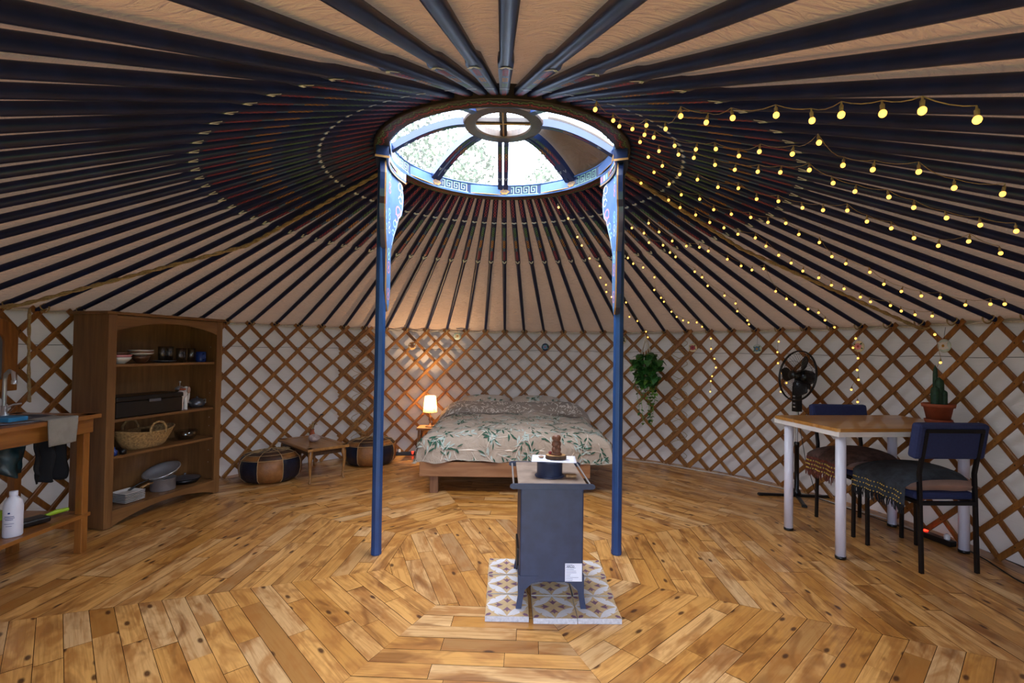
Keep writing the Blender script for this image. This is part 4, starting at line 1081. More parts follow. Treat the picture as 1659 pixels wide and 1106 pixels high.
# ------------------------------------------------------------------ hanging plant
def hanging_plant():
    t = thing('hanging_plant', 'trailing variegated green plant in a macrame hanger on the lattice', 'hanging plant', (1.50, 2.30, 0))
    rr = random.Random(21)
    mb = MB()
    for k in range(6):
        a = k*pi/3; mb.tube([(0.0, 0.05, 1.40), (.006*cos(a), .03+.006*sin(a), 1.36), (.03*cos(a), .03*sin(a), 1.27), (.075*cos(a), .075*sin(a), 1.13), (.07*cos(a), .07*sin(a), 1.05), (.03*cos(a), .03*sin(a), .985), (0, 0, .96)], .0045, 6)
    mb.lathe([(.012, 1.345), (.016, 1.36), (.012, 1.375)], 10, (0, .035, 0))
    for k in range(12): a = k*.52; mb.tube([(0, 0, .965), (.012*cos(a), .012*sin(a), .90), (.02*cos(a), .02*sin(a), .80)], .003, 5)
    mb.build('macrame_hanger', 'white_cord', t)
    mb = MB(); mb.lathe([(.001, 1.02), (.045, 1.02), (.066, 1.13), (.068, 1.135), (.06, 1.13), (.001, 1.12)], 24); mb.build('pot', 'ceramic_brown', t)
    vines = MB(); leaves = [MB(), MB()]
    def leaf(p, d, size, which):
        d = d.normalized(); up = V((0, 0, 1)); s = d.cross(up)
        if s.length < .1: s = V((1, 0, 0))
        s.normalize(); nrm = s.cross(d).normalized(); m = leaves[which]; m.rnd = rr.random()
        out = [(0, 0), (-.06, .30), (.10, .46), (.38, .44), (.68, .26), (1.0, 0)]
        c = [p+d*size*t-nrm*size*.25*t*t for t in (0, .1, .38, .68, 1.0)]
        L = []; Rt = []
        for t_, w in out:
            q = p+d*size*t_-nrm*size*.25*max(0, t_)**2
            L.append(q+s*size*w+nrm*size*.12*w); Rt.append(q-s*size*w+nrm*size*.12*w)
        mid = [p+d*size*t_-nrm*size*.25*max(0, t_)**2 for t_, w in out]
        k = len(out); m.add(L+mid+Rt, [(i, i+1, k+i+1, k+i) for i in range(k-1)]+[(k+i, k+i+1, 2*k+i+1, 2*k+i) for i in range(k-1)], 0, True)
    n = 0
    for k in range(26):
        a = rr.uniform(-pi, 0) if k % 4 else rr.uniform(0, pi); ln = (rr.uniform(.12, .4) if k < 15 else rr.uniform(.38, .68)); out = rr.uniform(.06, .17)
        P = [V((.04*cos(a), .04*sin(a), 1.13)), V((.07*cos(a), .07*sin(a), 1.17+rr.uniform(-.02, .02))), V((out*cos(a), out*sin(a)*.8, 1.12))]
        z = 1.12; x, y = out*cos(a), out*sin(a)*.8
        while z > 1.12-ln:
            z -= .035; x += rr.uniform(-.010, .010)-x*.05; y += rr.uniform(-.006, .006)-y*.05; P.append(V((x, y, z)))
        vines.tube(P, .0018, 5, 0, False)
        for i in range(1, len(P)):
            if rr.random() < (.95 if ln < .42 else .8):
                b = rr.uniform(-pi, 0) if rr.random() < .75 else rr.uniform(0, pi); low = P[i].z < .86
                leaf(P[i], V((cos(b), sin(b)*.8, rr.uniform(-1.0, .2))), rr.uniform(.060, .098) if not low else rr.uniform(.028, .048), 1 if (rr.random() < (.7 if low else .18)) else 0)
    for a, z, s in ((-.4, 1.19, .10), (-2.6, 1.18, .09), (-2.1, 1.12, .09), (-1.2, 1.20, .08), (-.2, 1.0, .12), (-2.9, 1.02, .10), (-2.7, .93, .10), (-.3, .93, .09), (-1.9, 1.05, .09), (-.9, 1.06, .10), (-1.4, .98, .09)):
        leaf(V((.06*cos(a), .06*sin(a), z)), V((cos(a), sin(a), -.35)), s, 0)
    vines.build('vines', 'leaf_light', t); leaves[0].build('dark_leaves', 'leaf_dark', t); leaves[1].build('light_leaves', 'leaf_light', t)
hanging_plant()

# ------------------------------------------------------------------ small ornaments hung on the lattice
def ornament(a, z, cols, label, kind='flower'):
    t = thing('wall_ornament', label, 'ornament', tuple(cyl(a, RW-.035, z)), R(a+90), 'small round ornaments hung on the lattice')
    # local: x to the right seen from the room... disc faces local +y (towards the centre)
    mb = MB(MX.Rotation(pi/2, 4, 'X')); mb.lathe([(.001, -.006), (.042, -.006), (.045, 0), (.042, .006), (.001, .006)], 28)
    mb.build('disc', cols[0], t)
    if len(cols) > 1:
        mb = MB(MX.Rotation(-pi/2, 4, 'X') @ MX.Rotation(pi, 4, 'Y')); mb = MB(); rr = random.Random(int(a*7))
        y = .0068
        for k in range(9):
            q = k*2*pi/9; cx, cz = .017*cos(q), .017*sin(q)
            pts = [(cx+.013*cos(i*pi/5), y+.0005*(k % 3), cz+.009*sin(i*pi/5)) for i in range(10)]
            mb.add(pts, [tuple(range(10))], 0); mb.add([(p[0], -p[1], p[2]) for p in pts], [tuple(reversed(range(10)))], 0)
        pts = [(.010*cos(i*pi/5), y+.002, .010*sin(i*pi/5)) for i in range(10)]; mb.add(pts, [tuple(range(10))], 1); mb.add([(p[0], -p[1], p[2]) for p in pts], [tuple(reversed(range(10)))], 1)
        for q in (-.6, .5, 2.4, 3.6):
            p = [(.020, 0), (.030, .007), (.044, 0), (.030, -.007)]; pts = [(u*cos(q)-v*sin(q), y+.0003, u*sin(q)+v*cos(q)) for u, v in p]
            mb.add(pts, [(0, 1, 2, 3)], 2); mb.add([(x_, -y_, z_) for x_, y_, z_ in pts], [(3, 2, 1, 0)], 2)
        mb.build('painted_flower', [cols[1], cols[2], cols[3]], t)
    mb = MB(); mb.tube([(0, 0, .044), (.002, -.004, .08), (0, -.01, 1.40-z if z < 1.33 else .07)], .0012, 4); mb.build('hanging_string', 'dark_wire', t)
for a, z, cols, lb in ((111.5, 1.242, ('bark_slice', 'clay', 'bark', 'paint_pale'), 'round brown wooden ornament hung above the bedside lamp'),
        (101.3, 1.365, ('paint_pale', 'paint_cream', 'paint_gold', 'paint_mint'), 'pale round ornament hung high above the left half of the bed'),
        (80.9, 1.249, ('deep_blue', 'paint_sky', 'paint_red', 'paint_green'), 'dark blue painted round ornament hung above the bed'),
        (63.4, 1.34, ('paint_cream', 'dark_wire', 'paint_pale', 'leaf_dark'), 'cream and black round ornament half hidden by the right blue post'),
        (48.3, 1.259, ('paint_cream', 'paint_red', 'bead_red', 'paint_green'), 'cream disc with a red flower hung right of the hanging plant'),
        (35.7, 1.251, ('paint_pale', 'paint_sky', 'paint_gold', 'leaf_dark'), 'teal and orange flower disc hung above the fan'),
        (18.4, 1.275, ('paint_cream', 'paint_pink', 'paint_red', 'leaf_dark'), 'disc with pinkish fruit and green leaves beside a strand of lights'),
        (6.2, 1.277, ('paint_pale', 'print_white', 'paint_gold', 'print_white'), 'white flower disc hung above the cactus')):
    ornament(a, z, cols, lb)

# ------------------------------------------------------------------ string lights
mbb = MB(); mbb.sphere((0, 0, -.031), .0082, 12, 0, 1.1); mbb.lathe([(.0045, -.024), (.005, -.010), (.0028, -.008), (.0015, 0)], 8, m=1)
BULB0 = None
def strand(pts, label, drop=True):
    global BULB0
    t = thing('string_light', label, 'string light', tuple(pts[0]), 0, 'warm string lights on the right side of the roof')
    o0 = V(pts[0]); P = [V(p)-o0 for p in pts]; W = []
    for i, (a, b) in enumerate(zip(P[:-1], P[1:])):
        L = (b-a).length; sag = min(.03, L*.07) if drop else .004
        for k in range(4): q = k/4; W.append(a.lerp(b, q)+V((0, 0, (0 if drop else 0)-sag*4*q*(1-q)+.030)))
    W.append(P[-1]+V((0, 0, .030)))
    mb = MB(); mb.tube(W, .0013, 4, 0, False); mb.build('light_cable', 'rope', t)
    for p in P:
        if BULB0 is None: BULB0 = b = mbb.build('fairy_bulb', ['bulb_glow', 'rope'], t)
        else: b = BULB0.copy(); COL.objects.link(b); b.parent = t
        b.location = p+V((0, 0, .030)); b.rotation_euler = (R(random.uniform(-12, 12)), R(random.uniform(-12, 12)), random.uniform(0, 6))
STR = [('topmost string of warm lights, running nearly level to the right', True, [(0.378, -1.092, 2.126), (0.488, -0.855, 2.198), (0.606, -0.743, 2.209), (0.618, -0.897, 2.154), (0.683, -0.945, 2.121), (0.625, -1.302, 2.004), (0.721, -1.293, 1.988), (0.729, -1.449, 1.928), (0.779, -1.609, 1.858), (0.853, -1.646, 1.830), (0.844, -1.779, 1.781), (0.883, -1.855, 1.745), (0.899, -1.943, 1.709), (1.000, -1.953, 1.686)]),
('second string of warm lights below the topmost one', True, [(0.548, -0.717, 2.233), (0.669, -0.707, 2.203), (0.711, -0.706, 2.191), (0.812, -0.664, 2.171), (0.891, -0.742, 2.124), (0.929, -0.836, 2.086), (1.022, -0.859, 2.050), (1.029, -1.030, 1.998), (1.092, -1.148, 1.944), (1.038, -1.378, 1.884), (1.246, -1.193, 1.885), (1.302, -1.266, 1.846), (1.352, -1.387, 1.795), (1.509, -1.337, 1.761), (1.577, -1.435, 1.712)]),
('third string of warm lights counted from the top', True, [(0.692, -0.507, 2.251), (0.795, -0.480, 2.222), (0.871, -0.542, 2.181), (0.938, -0.584, 2.147), (1.029, -0.592, 2.112), (1.113, -0.639, 2.072), (1.170, -0.739, 2.029), (1.220, -0.833, 1.990), (1.246, -0.987, 1.942), (1.374, -0.927, 1.913), (1.469, -0.937, 1.877), (1.546, -1.002, 1.835), (1.654, -1.000, 1.797), (1.771, -1.005, 1.753), (1.846, -1.069, 1.712), (1.914, -1.137, 1.673)]),
('fourth string of warm lights counted from the top', True, [(0.785, -0.308, 2.258), (0.878, -0.277, 2.225), (0.983, -0.255, 2.185), (1.068, -0.286, 2.147), (1.171, -0.296, 2.104), (1.234, -0.399, 2.066), (1.347, -0.362, 2.024), (1.414, -0.448, 1.987), (1.513, -0.480, 1.943), (1.568, -0.568, 1.909), (1.608, -0.680, 1.876), (1.724, -0.644, 1.836), (1.813, -0.676, 1.796), (1.921, -0.666, 1.754), (2.011, -0.704, 1.713), (1.989, -0.878, 1.695), (2.115, -0.875, 1.646)]),
('fifth string of warm lights, ending at the right edge near the wall', True, [(0.870, -0.120, 2.243), (0.978, -0.058, 2.200), (1.075, 0.011, 2.160), (1.171, -0.032, 2.119), (1.276, 0.015, 2.075), (1.365, -0.015, 2.037), (1.445, -0.084, 2.002), (1.531, -0.125, 1.965), (1.586, -0.200, 1.938), (1.700, -0.144, 1.893), (1.811, -0.152, 1.846), (1.953, -0.032, 1.788), (2.047, -0.035, 1.749), (2.167, -0.051, 1.697), (2.311, 0.018, 1.637), (2.411, 0.007, 1.594), (2.486, -0.029, 1.563), (2.525, -0.122, 1.545), (2.629, -0.170, 1.500), (2.635, -0.305, 1.492), (2.641, -0.371, 1.486)]),
('string of warm lights beside the braided rope, ending above the cactus', True, [(0.849, 0.089, 2.253), (1.043, 0.153, 2.169), (1.130, 0.173, 2.131), (1.230, 0.189, 2.088), (1.329, 0.209, 2.045), (1.416, 0.193, 2.010), (1.507, 0.201, 1.971), (1.594, 0.143, 1.937), (1.689, 0.191, 1.896), (1.792, 0.252, 1.849), (1.893, 0.269, 1.805), (1.995, 0.312, 1.760), (2.102, 0.306, 1.716), (2.198, 0.344, 1.673), (2.267, 0.326, 1.646), (2.387, 0.331, 1.595), (2.456, 0.344, 1.565), (2.536, 0.273, 1.535), (2.617, 0.287, 1.501), (2.681, 0.254, 1.475), (2.721, 0.157, 1.461)]),
('string of warm lights ending above the far chair', True, [(1.027, 0.536, 2.124), (1.119, 0.602, 2.077), (1.237, 0.649, 2.024), (1.331, 0.650, 1.988), (1.412, 0.593, 1.967), (1.480, 0.584, 1.941), (1.618, 0.598, 1.885), (1.719, 0.616, 1.842), (1.800, 0.606, 1.811), (1.840, 0.513, 1.806), (2.066, 0.773, 1.681), (2.171, 0.831, 1.631), (2.259, 0.863, 1.591), (2.347, 0.859, 1.557), (2.421, 0.838, 1.530), (2.525, 0.916, 1.478), (2.634, 0.971, 1.426)]),
('string of warm lights ending above the fan', True, [(0.943, 0.676, 2.124), (1.037, 0.692, 2.087), (1.098, 0.790, 2.042), (1.194, 0.760, 2.016), (1.275, 0.816, 1.974), (1.324, 0.855, 1.948), (1.515, 0.966, 1.854), (1.591, 1.011, 1.817), (1.684, 1.112, 1.761), (1.842, 1.174, 1.690), (1.971, 1.232, 1.631), (2.041, 1.358, 1.577), (2.174, 1.470, 1.504), (2.219, 1.537, 1.473)]),
('short string of tiny lights just right of the right blue post', True, [(1.017, 1.100, 1.981), (1.078, 1.163, 1.944), (1.160, 1.170, 1.917), (1.284, 1.269, 1.851), (1.350, 1.477, 1.768), (1.441, 1.582, 1.709), (1.485, 1.639, 1.679), (1.604, 1.784, 1.599), (1.673, 1.859, 1.556), (1.746, 1.896, 1.524), (1.808, 1.898, 1.505), (1.863, 1.851, 1.503), (1.938, 1.902, 1.465)]),
('string of tiny lights passing behind the right blue post to the plant', True, [(0.397, 0.700, 2.274), (0.481, 0.803, 2.219), (0.586, 0.999, 2.124), (0.632, 1.099, 2.078), (0.722, 1.252, 2.003), (0.822, 1.332, 1.952), (0.860, 1.517, 1.877), (0.938, 1.611, 1.826), (0.957, 1.737, 1.775), (1.031, 1.805, 1.735), (1.178, 1.849, 1.687), (1.276, 2.117, 1.568), (1.371, 2.168, 1.529), (1.508, 2.368, 1.427)]),
('string of warm lights hanging straight down the wall between plant and fan', False, [(2.087, 2.042, 1.354), (2.087, 2.042, 1.248), (2.106, 2.023, 1.149), (2.119, 2.009, 1.062), (2.098, 2.031, 0.974), (2.089, 2.040, 0.923), (2.085, 2.044, 0.817)]),
('string of warm lights hanging down the wall behind the fan', False, [(2.489, 1.526, 1.320), (2.486, 1.531, 1.224), (2.490, 1.526, 1.124), (2.507, 1.496, 1.036), (2.525, 1.467, 0.949), (2.502, 1.505, 0.868)]),
('string of warm lights hanging down the wall between fan and cactus', False, [(2.768, 0.930, 1.338), (2.762, 0.949, 1.265), (2.777, 0.902, 1.183), (2.776, 0.906, 1.091), (2.777, 0.901, 1.015), (2.760, 0.953, 0.933), (2.774, 0.910, 0.841)]),
('string of warm lights hanging down beside the cactus', False, [(2.907, 0.365, 1.353), (2.912, 0.322, 1.166), (2.907, 0.368, 1.057), (2.913, 0.314, 0.995)]),
('pair of warm lights at the top of the macrame hanger', False, [(1.504, 2.266, 1.365), (1.528, 2.250, 1.091)])]
for lb, dr, pts in STR: strand(pts, lb, dr)

# ------------------------------------------------------------------ shelf unit with crockery
SH = R(75.7); SO = (-2.574, .275)
def shelf_unit():
    t = thing('shelf_unit', 'tall wooden open shelf unit with arched top rail on the left', 'shelf unit', (SO[0], SO[1], 0), SH)
    W, D, H = .91, .30, 1.425; st = .055
    for x, nm in ((.0, 'side_panel'), (W, 'side_panel')):
        mb = MB(); mb.box((x+(.0125 if x == 0 else -.0125), D/2+.005, H/2-.005), (.022, D-.01, H-.02)); mb.build(nm, 'shelf_wood', t, bevel=.002)
        mb = MB(); mb.box((x+(st/2 if x == 0 else -st/2), .0, H/2-.005), (st, .022, H-.02)); mb.build('front_stile', 'shelf_wood', t, bevel=.002)
    mb = MB(); mb.box((W/2, D-.006, H/2+.02), (W-.05, .008, H-.08)); mb.build('back_panel', 'shelf_wood', t)
    mb = MB(); mb.box((W/2, D/2-.005, H-.005), (W+.035, D+.035, .02)); mb.build('top_board', 'shelf_wood_h', t, bevel=.004)
    n = 20; top = [(st, H-.02)]+[(st+(W-2*st)*i/n, H-.125+.068*sin(pi*i/n)**.8) for i in range(n+1)]+[(W-st, H-.02)]
    mb = MB(); mb.prism(top[::-1], (0, .010, 0), (1, 0, 0), (0, 0, 1), .02); mb.build('arched_rail', 'shelf_wood_h', t)
    bot = [(st, .115)]+[(st+(W-2*st)*i/n, .012+.065*sin(pi*i/n)**.8) for i in range(n+1)]+[(W-st, .115)]
    mb = MB(); mb.prism(bot, (0, .010, 0), (1, 0, 0), (0, 0, 1), .02); mb.build('plinth_rail', 'shelf_wood_h', t)
    for z in (.106, .455, .70, 1.07):
        mb = MB(); mb.box((W/2, D/2+.002, z), (W-.05, D-.03, .018)); mb.build('shelf_board', 'shelf_wood_h', t, bevel=.002)
    mb = MB()
    for x in (.026, W-.026):
        for z in (.25, .35, .55, .62, .82, .92, 1.2): mb.sphere((x, .08, z), .003, 6)
    mb.build('shelf_pins', 'steel', t)
shelf_unit()
ex_ = V((cos(SH), sin(SH), 0)); ey_ = V((-sin(SH), cos(SH), 0))
def S(x, y, z): return tuple(V((SO[0], SO[1], 0))+ex_*x+ey_*y+V((0, 0, z)))
Z1, Z2, Z3, Z4 = 1.0795, .7095, .4645, .1155
def one(name, mb, mats, loc, label, cat, group=None, rz=0., **k):
    o = mb.build(name, mats, loc=loc, **k); o.rotation_euler = (0, 0, rz); return tag(o, label, cat, group)
def bowl_prof(r, h): return [(.001, 0), (r*.45, 0), (r*.5, .004), (r*.85, h*.55), (r, h), (r*.97, h), (r*.8, h*.55), (r*.45, .008), (.001, .007)]
mb = MB(); mb.lathe(bowl_prof(.072, .045), 32); one('bowl', mb, 'ceramic_white', S(.155, .10, Z1), 'white bowl at the bottom of the stack at the left of the top shelf', 'bowl', 'bowls on the top shelf')
mb = MB(); mb.lathe(bowl_prof(.074, .038), 32); one('bowl', mb, 'paint_pink', S(.155, .10, Z1+.024), 'pinkish-rimmed bowl nested in the white bowl, top shelf left', 'bowl', 'bowls on the top shelf')
mb = MB(); mb.lathe(bowl_prof(.066, .036), 32); one('bowl', mb, 'ceramic_brown', S(.150, .10, Z1+.044), 'dark brown bowl topmost in the left stack of the top shelf', 'bowl', 'bowls on the top shelf')
mb = MB(); mb.lathe(bowl_prof(.060, .055), 32); one('bowl', mb, 'ceramic_brown', S(.315, .11, Z1), 'brown bowl under the pale plates on the top shelf', 'bowl', 'bowls on the top shelf')
for i in range(3):
    mb = MB(); mb.lathe(bowl_prof(.080, .018), 32); one('dish', mb, 'ceramic_white' if i != 1 else 'ceramic_rim', S(.315, .11, Z1+.0555+.0105*i), ('white shallow dish resting directly on the brown bowl', 'brown-rimmed shallow dish between two white ones on the brown bowl', 'white shallow dish topmost on the brown bowl')[i], 'dish', 'shallow dishes on the top shelf')
mb = MB(); mb.lathe(bowl_prof(.085, .016), 32); one('plate', mb, 'dark_steel', S(.50, .12, Z1), 'dark plate lying in the middle of the top shelf', 'plate', 'plates')
def glass_prof(r, h): return [(.001, 0), (r*.85, 0), (r, h), (r-.002, h), (r*.82, .008), (.001, .008)]
for i, (x, y, lb) in enumerate(((.47, .10, 'drinking glass standing on the dark plate, left one'), (.53, .10, 'drinking glass standing on the dark plate, right one'), (.61, .09, 'drinking glass right of the dark plate, front one'), (.66, .12, 'drinking glass second from the blue mug'), (.72, .10, 'drinking glass next to the blue mug'), (.60, .20, 'drinking glass at the back of the top shelf'))):
    mb = MB(); mb.lathe(glass_prof(.028, .105 if i < 2 else .11), 20); one('drinking_glass', mb, 'drinking_glass', S(x, y, Z1+(.0165 if i < 2 else 0)), lb, 'glass', 'glasses on the top shelf')
mg = thing('mug', 'dark blue mug at the right end of the top shelf', 'mug', S(.80, .09, Z1), 0)
mb = MB(); mb.lathe([(.001, 0), (.034, 0), (.037, .01), (.037, .082), (.034, .082), (.033, .01), (.001, .01)], 24); mb.build('mug_body', 'ceramic_blue', mg)
mb = MB(); mb.tube([(.030, -.02, .065), (.055, -.035, .068), (.06, -.038, .04), (.05, -.032, .02), (.030, -.02, .018)], .005, 8); mb.build('handle', 'ceramic_blue', mg)
cs = thing('storage_case', 'long black storage case with lid and clasp on the second shelf', 'case', S(.345, .14, Z2), SH)
mb = MB(); mb.box((0, 0, .055), (.50, .21, .108)); mb.build('case_body', 'black_plastic', cs, bevel=.006)
mb = MB(); mb.box((0, 0, .127), (.51, .22, .034)); mb.build('lid', 'black_plastic', cs, bevel=.008)
mb = MB(); mb.box((0.02, -.112, .105), (.09, .008, .022)); mb.build('clasp', 'dark_steel', cs, bevel=.003)
def elephant():
    t = thing('elephant_figurine', 'small beige elephant figurine standing right of the black case', 'figurine', S(.655, .10, Z2), SH+R(15))
    mb = MB()
    mb.sphere((-.02, 0, .115), .036, 16, 0, 1.0, 1.25, .9); mb.sphere((.032, 0, .150), .026, 14, 0, 1.1); mb.sphere((.0, 0, .12), .03, 12)
    for x in (-.045, .005):
        for y in (-.018, .018): mb.tube([(x, y, .11), (x, y, .05), (x+.002, y, .0)], [.018, .013, .014], 10)
    mb.tube([(.05, 0, .148), (.066, 0, .12), (.066, 0, .085), (.058, 0, .06), (.066, 0, .045)], [.014, .011, .009, .007, .006], 10)
    mb.build('elephant_body', 'ceramic_white', t)
    for s in (-1, 1):
        mb = MB(); mb.sphere((.022, s*.030, .150), .024, 12, 0, 1.15, .8, .3); mb.build('ear', 'cushion_pink', t)
    mb = MB(); mb.sphere((-.005, 0, .157), .022, 12, 0, .4, 1.3, 1.); mb.build('painted_blanket', 'terracotta', t)
elephant()
fp = thing('french_press', 'slim glass coffee press behind the elephant figurine', 'coffee press', S(.715, .20, Z2), SH)
mb = MB(); mb.lathe([(.001, .01), (.030, .01), (.032, .15), (.030, .15), (.028, .012)], 20); mb.build('glass_beaker', 'drinking_glass', fp)
mb = MB(); mb.lathe([(.034, .150), (.034, .162), (.012, .175), (.001, .176)], 20); mb.tube([(0, 0, .17), (0, 0, .205)], .002, 6); mb.sphere((0, 0, .208), .008, 10); mb.lathe([(.034, 0), (.034, .03), (.031, .03), (.031, 0)], 20); mb.build('metal_lid', 'steel', fp)
tp = thing('metal_teapot', 'small rounded metal teapot with curved handle on the second shelf', 'teapot', S(.80, .12, Z2), SH)
mb = MB(); mb.lathe([(.001, 0), (.04, 0), (.058, .02), (.058, .04), (.04, .066), (.018, .074), (.008, .078), (.008, .086), (.001, .09)], 28); mb.build('teapot_body', 'dark_steel', tp)
mb = MB(); mb.tube([(-.045, 0, .03), (-.075, 0, .05), (-.085, 0, .07)], [.012, .008, .006], 10); mb.build('spout', 'dark_steel', tp)
mb = MB(); mb.tube([(.05, 0, .055), (.082, 0, .058), (.085, 0, .03), (.055, 0, .018)], .005, 8); mb.build('handle', 'steel', tp)
def basket():
    t = thing('woven_basket', 'oval straw basket with two loop handles on the third shelf', 'basket', S(.385, .145, Z3), SH)
    mb = MB(); n = 60; K = 12; pts = []
    for side in (0, 1):
        for i in range(K+1):
            q = i/K; a_ = .13+.085*q**.7-(.006 if side else 0); b_ = .075+.055*q**.7-(.006 if side else 0); z = .002+.115*q+(.012*0)
            for j in range(n): w = 2*pi*j/n; k = 1+.012*sin(w*30+i*pi); pts.append((a_*k*cos(w), b_*k*sin(w), z+.022*q*cos(w)**2+(.004 if side and i == 0 else 0)))
    o_ = (K+1)*n
    fs = [(i*n+j, i*n+(j+1) % n, (i+1)*n+(j+1) % n, (i+1)*n+j) for i in range(K) for j in range(n)]+[(o_+(i+1)*n+j, o_+(i+1)*n+(j+1) % n, o_+i*n+(j+1) % n, o_+i*n+j) for i in range(K) for j in range(n)]
    mb.add(pts, fs, 0, True); mb.add(pts[:n], [tuple(reversed(range(n)))]); mb.add(pts[o_:o_+n], [tuple(range(n))])
    mb.tube([(.213*cos(w*pi/30), .129*sin(w*pi/30), .118+.022*cos(w*pi/30)**2) for w in range(61)], .006, 8, 0, False)
    mb.build('basket_bowl', 'basket', t)
    for s in (-1, 1):
        mb = MB(); mb.tube([(-.06+.0*s, s*.128, .105), (-.058, s*.132, .15), (-.035, s*.130, .182), (0, s*.128, .192), (.035, s*.130, .182), (.058, s*.132, .15), (.06, s*.128, .105)], .008, 8); mb.build('handle', 'basket', t)
    j = MB(); j.lathe(glass_prof(.033, .12), 18); one('drinking_glass', j, 'drinking_glass', S(.40, .145, Z3+.008), 'glass standing inside the straw basket', 'glass', 'glasses on the third shelf')
basket()
mb = MB(); mb.lathe([(.001, 0), (.055, 0), (.075, .03), (.08, .07), (.077, .07), (.072, .03), (.05, .006), (.001, .006)], 26); one('glass_bowl', mb, 'drinking_glass', S(.715, .13, Z3), 'round glass bowl right of the straw basket', 'bowl', 'glass bowls on the third shelf')
mb = MB(); mb.lathe([(.001, 0), (.045, 0), (.062, .03), (.064, .05), (.061, .05), (.056, .03), (.001, .008)], 26); one('glass_bowl', mb, 'drinking_glass', S(.715, .13, Z3+.0065), 'smaller glass bowl nested in the round one, third shelf', 'bowl', 'glass bowls on the third shelf')
mb = MB(); mb.lathe([(.001, 0), (.022, 0), (.024, .03), (.010, .04), (.010, .055), (.001, .056)], 16); one('small_jar', mb, 'ceramic_blue', S(.10, .055, Z3), 'small dark blue jar in front of the basket, third shelf left', 'jar', 'small jars')
mb = MB(); mb.lathe([(.001, 0), (.020, 0), (.022, .026), (.012, .034), (.001, .036)], 16); one('small_jar', mb, 'black_plastic', S(.155, .045, Z3), 'small black jar in front of the basket, third shelf', 'jar', 'small jars')
for i in range(6):
    mb = MB(MX.Rotation(SH, 4, 'Z')); a = .072
    def pf(u, v, dz=0): return None
    P = [(-a, -a, .012), (a, -a, .012), (a, a, .012), (-a, a, .012), (-a*.7, -a*.7, 0), (a*.7, -a*.7, 0), (a*.7, a*.7, 0), (-a*.7, a*.7, 0)]
    Q = [(x, y, z+.003) for x, y, z in P]
    mb.add(P+Q, [(7, 6, 5, 4), (0, 4, 5, 1), (1, 5, 6, 2), (2, 6, 7, 3), (3, 7, 4, 0), (12, 13, 14, 15), (8, 9, 13, 12), (9, 10, 14, 13), (10, 11, 15, 14), (11, 8, 12, 15), (0, 1, 9, 8), (1, 2, 10, 9), (2, 3, 11, 10), (3, 0, 8, 11)], 0)
    one('plate', mb, 'ceramic_white', S(.235, .095, Z4+.0115*i), 'white square plate, %s of the six stacked on the bottom shelf' % (('lowest', 'second from the bottom', 'third from the bottom', 'third from the top', 'second from the top', 'topmost')[i]), 'plate', 'plates', bevel=.003)
pot = thing('saucepan', 'steel saucepan on the bottom shelf with a colander resting in it', 'saucepan', S(.53, .13, Z4), SH)
mb = MB(); mb.lathe([(.001, 0), (.078, 0), (.082, .005), (.082, .088), (.086, .090), (.080, .088), (.079, .006), (.001, .005)], 40); mb.build('pan_body', 'steel', pot)
mb = MB(); mb.tube([(-.08, 0, .072), (-.14, -.02, .076), (-.20, -.035, .066)], [.006, .008, .010], 8); mb.build('handle', 'bark_slice', pot)
col_ = thing('colander', 'tilted metal colander lid lying on the saucepan', 'colander', S(.535, .13, Z4+.095), SH)
col_.rotation_euler = (0, R(-20), SH)
mb = MB(); mb.lathe([(.001, .0), (.06, .008), (.10, .030), (.118, .058), (.124, .058), (.116, .052)], 40); mb.lathe([(.126, .056), (.126, .061), (.118, .060)], 40); mb.build('colander_bowl', 'steel', col_)
mb = MB(); mb.tube([(-.122, -.02, .058), (-.20, -.008, .066), (-.26, 0, .060)], [.005, .006, .008], 8); mb.build('handle', 'black_plastic', col_)
pn = thing('frying_pan', 'flat black frying pan at the right of the bottom shelf', 'frying pan', S(.735, .15, Z4), SH)
mb = MB(); mb.lathe([(.001, 0), (.085, 0), (.108, .032), (.111, .032), (.086, .004), (.001, .004)], 36); mb.build('pan_body', 'black_plastic', pn)
mb = MB(); mb.lathe([(.001, .058), (.02, .056), (.09, .040), (.107, .034), (.109, .037)], 36); mb.sphere((0, 0, .066), .010, 10); mb.build('glass_lid', 'dark_steel', pn)

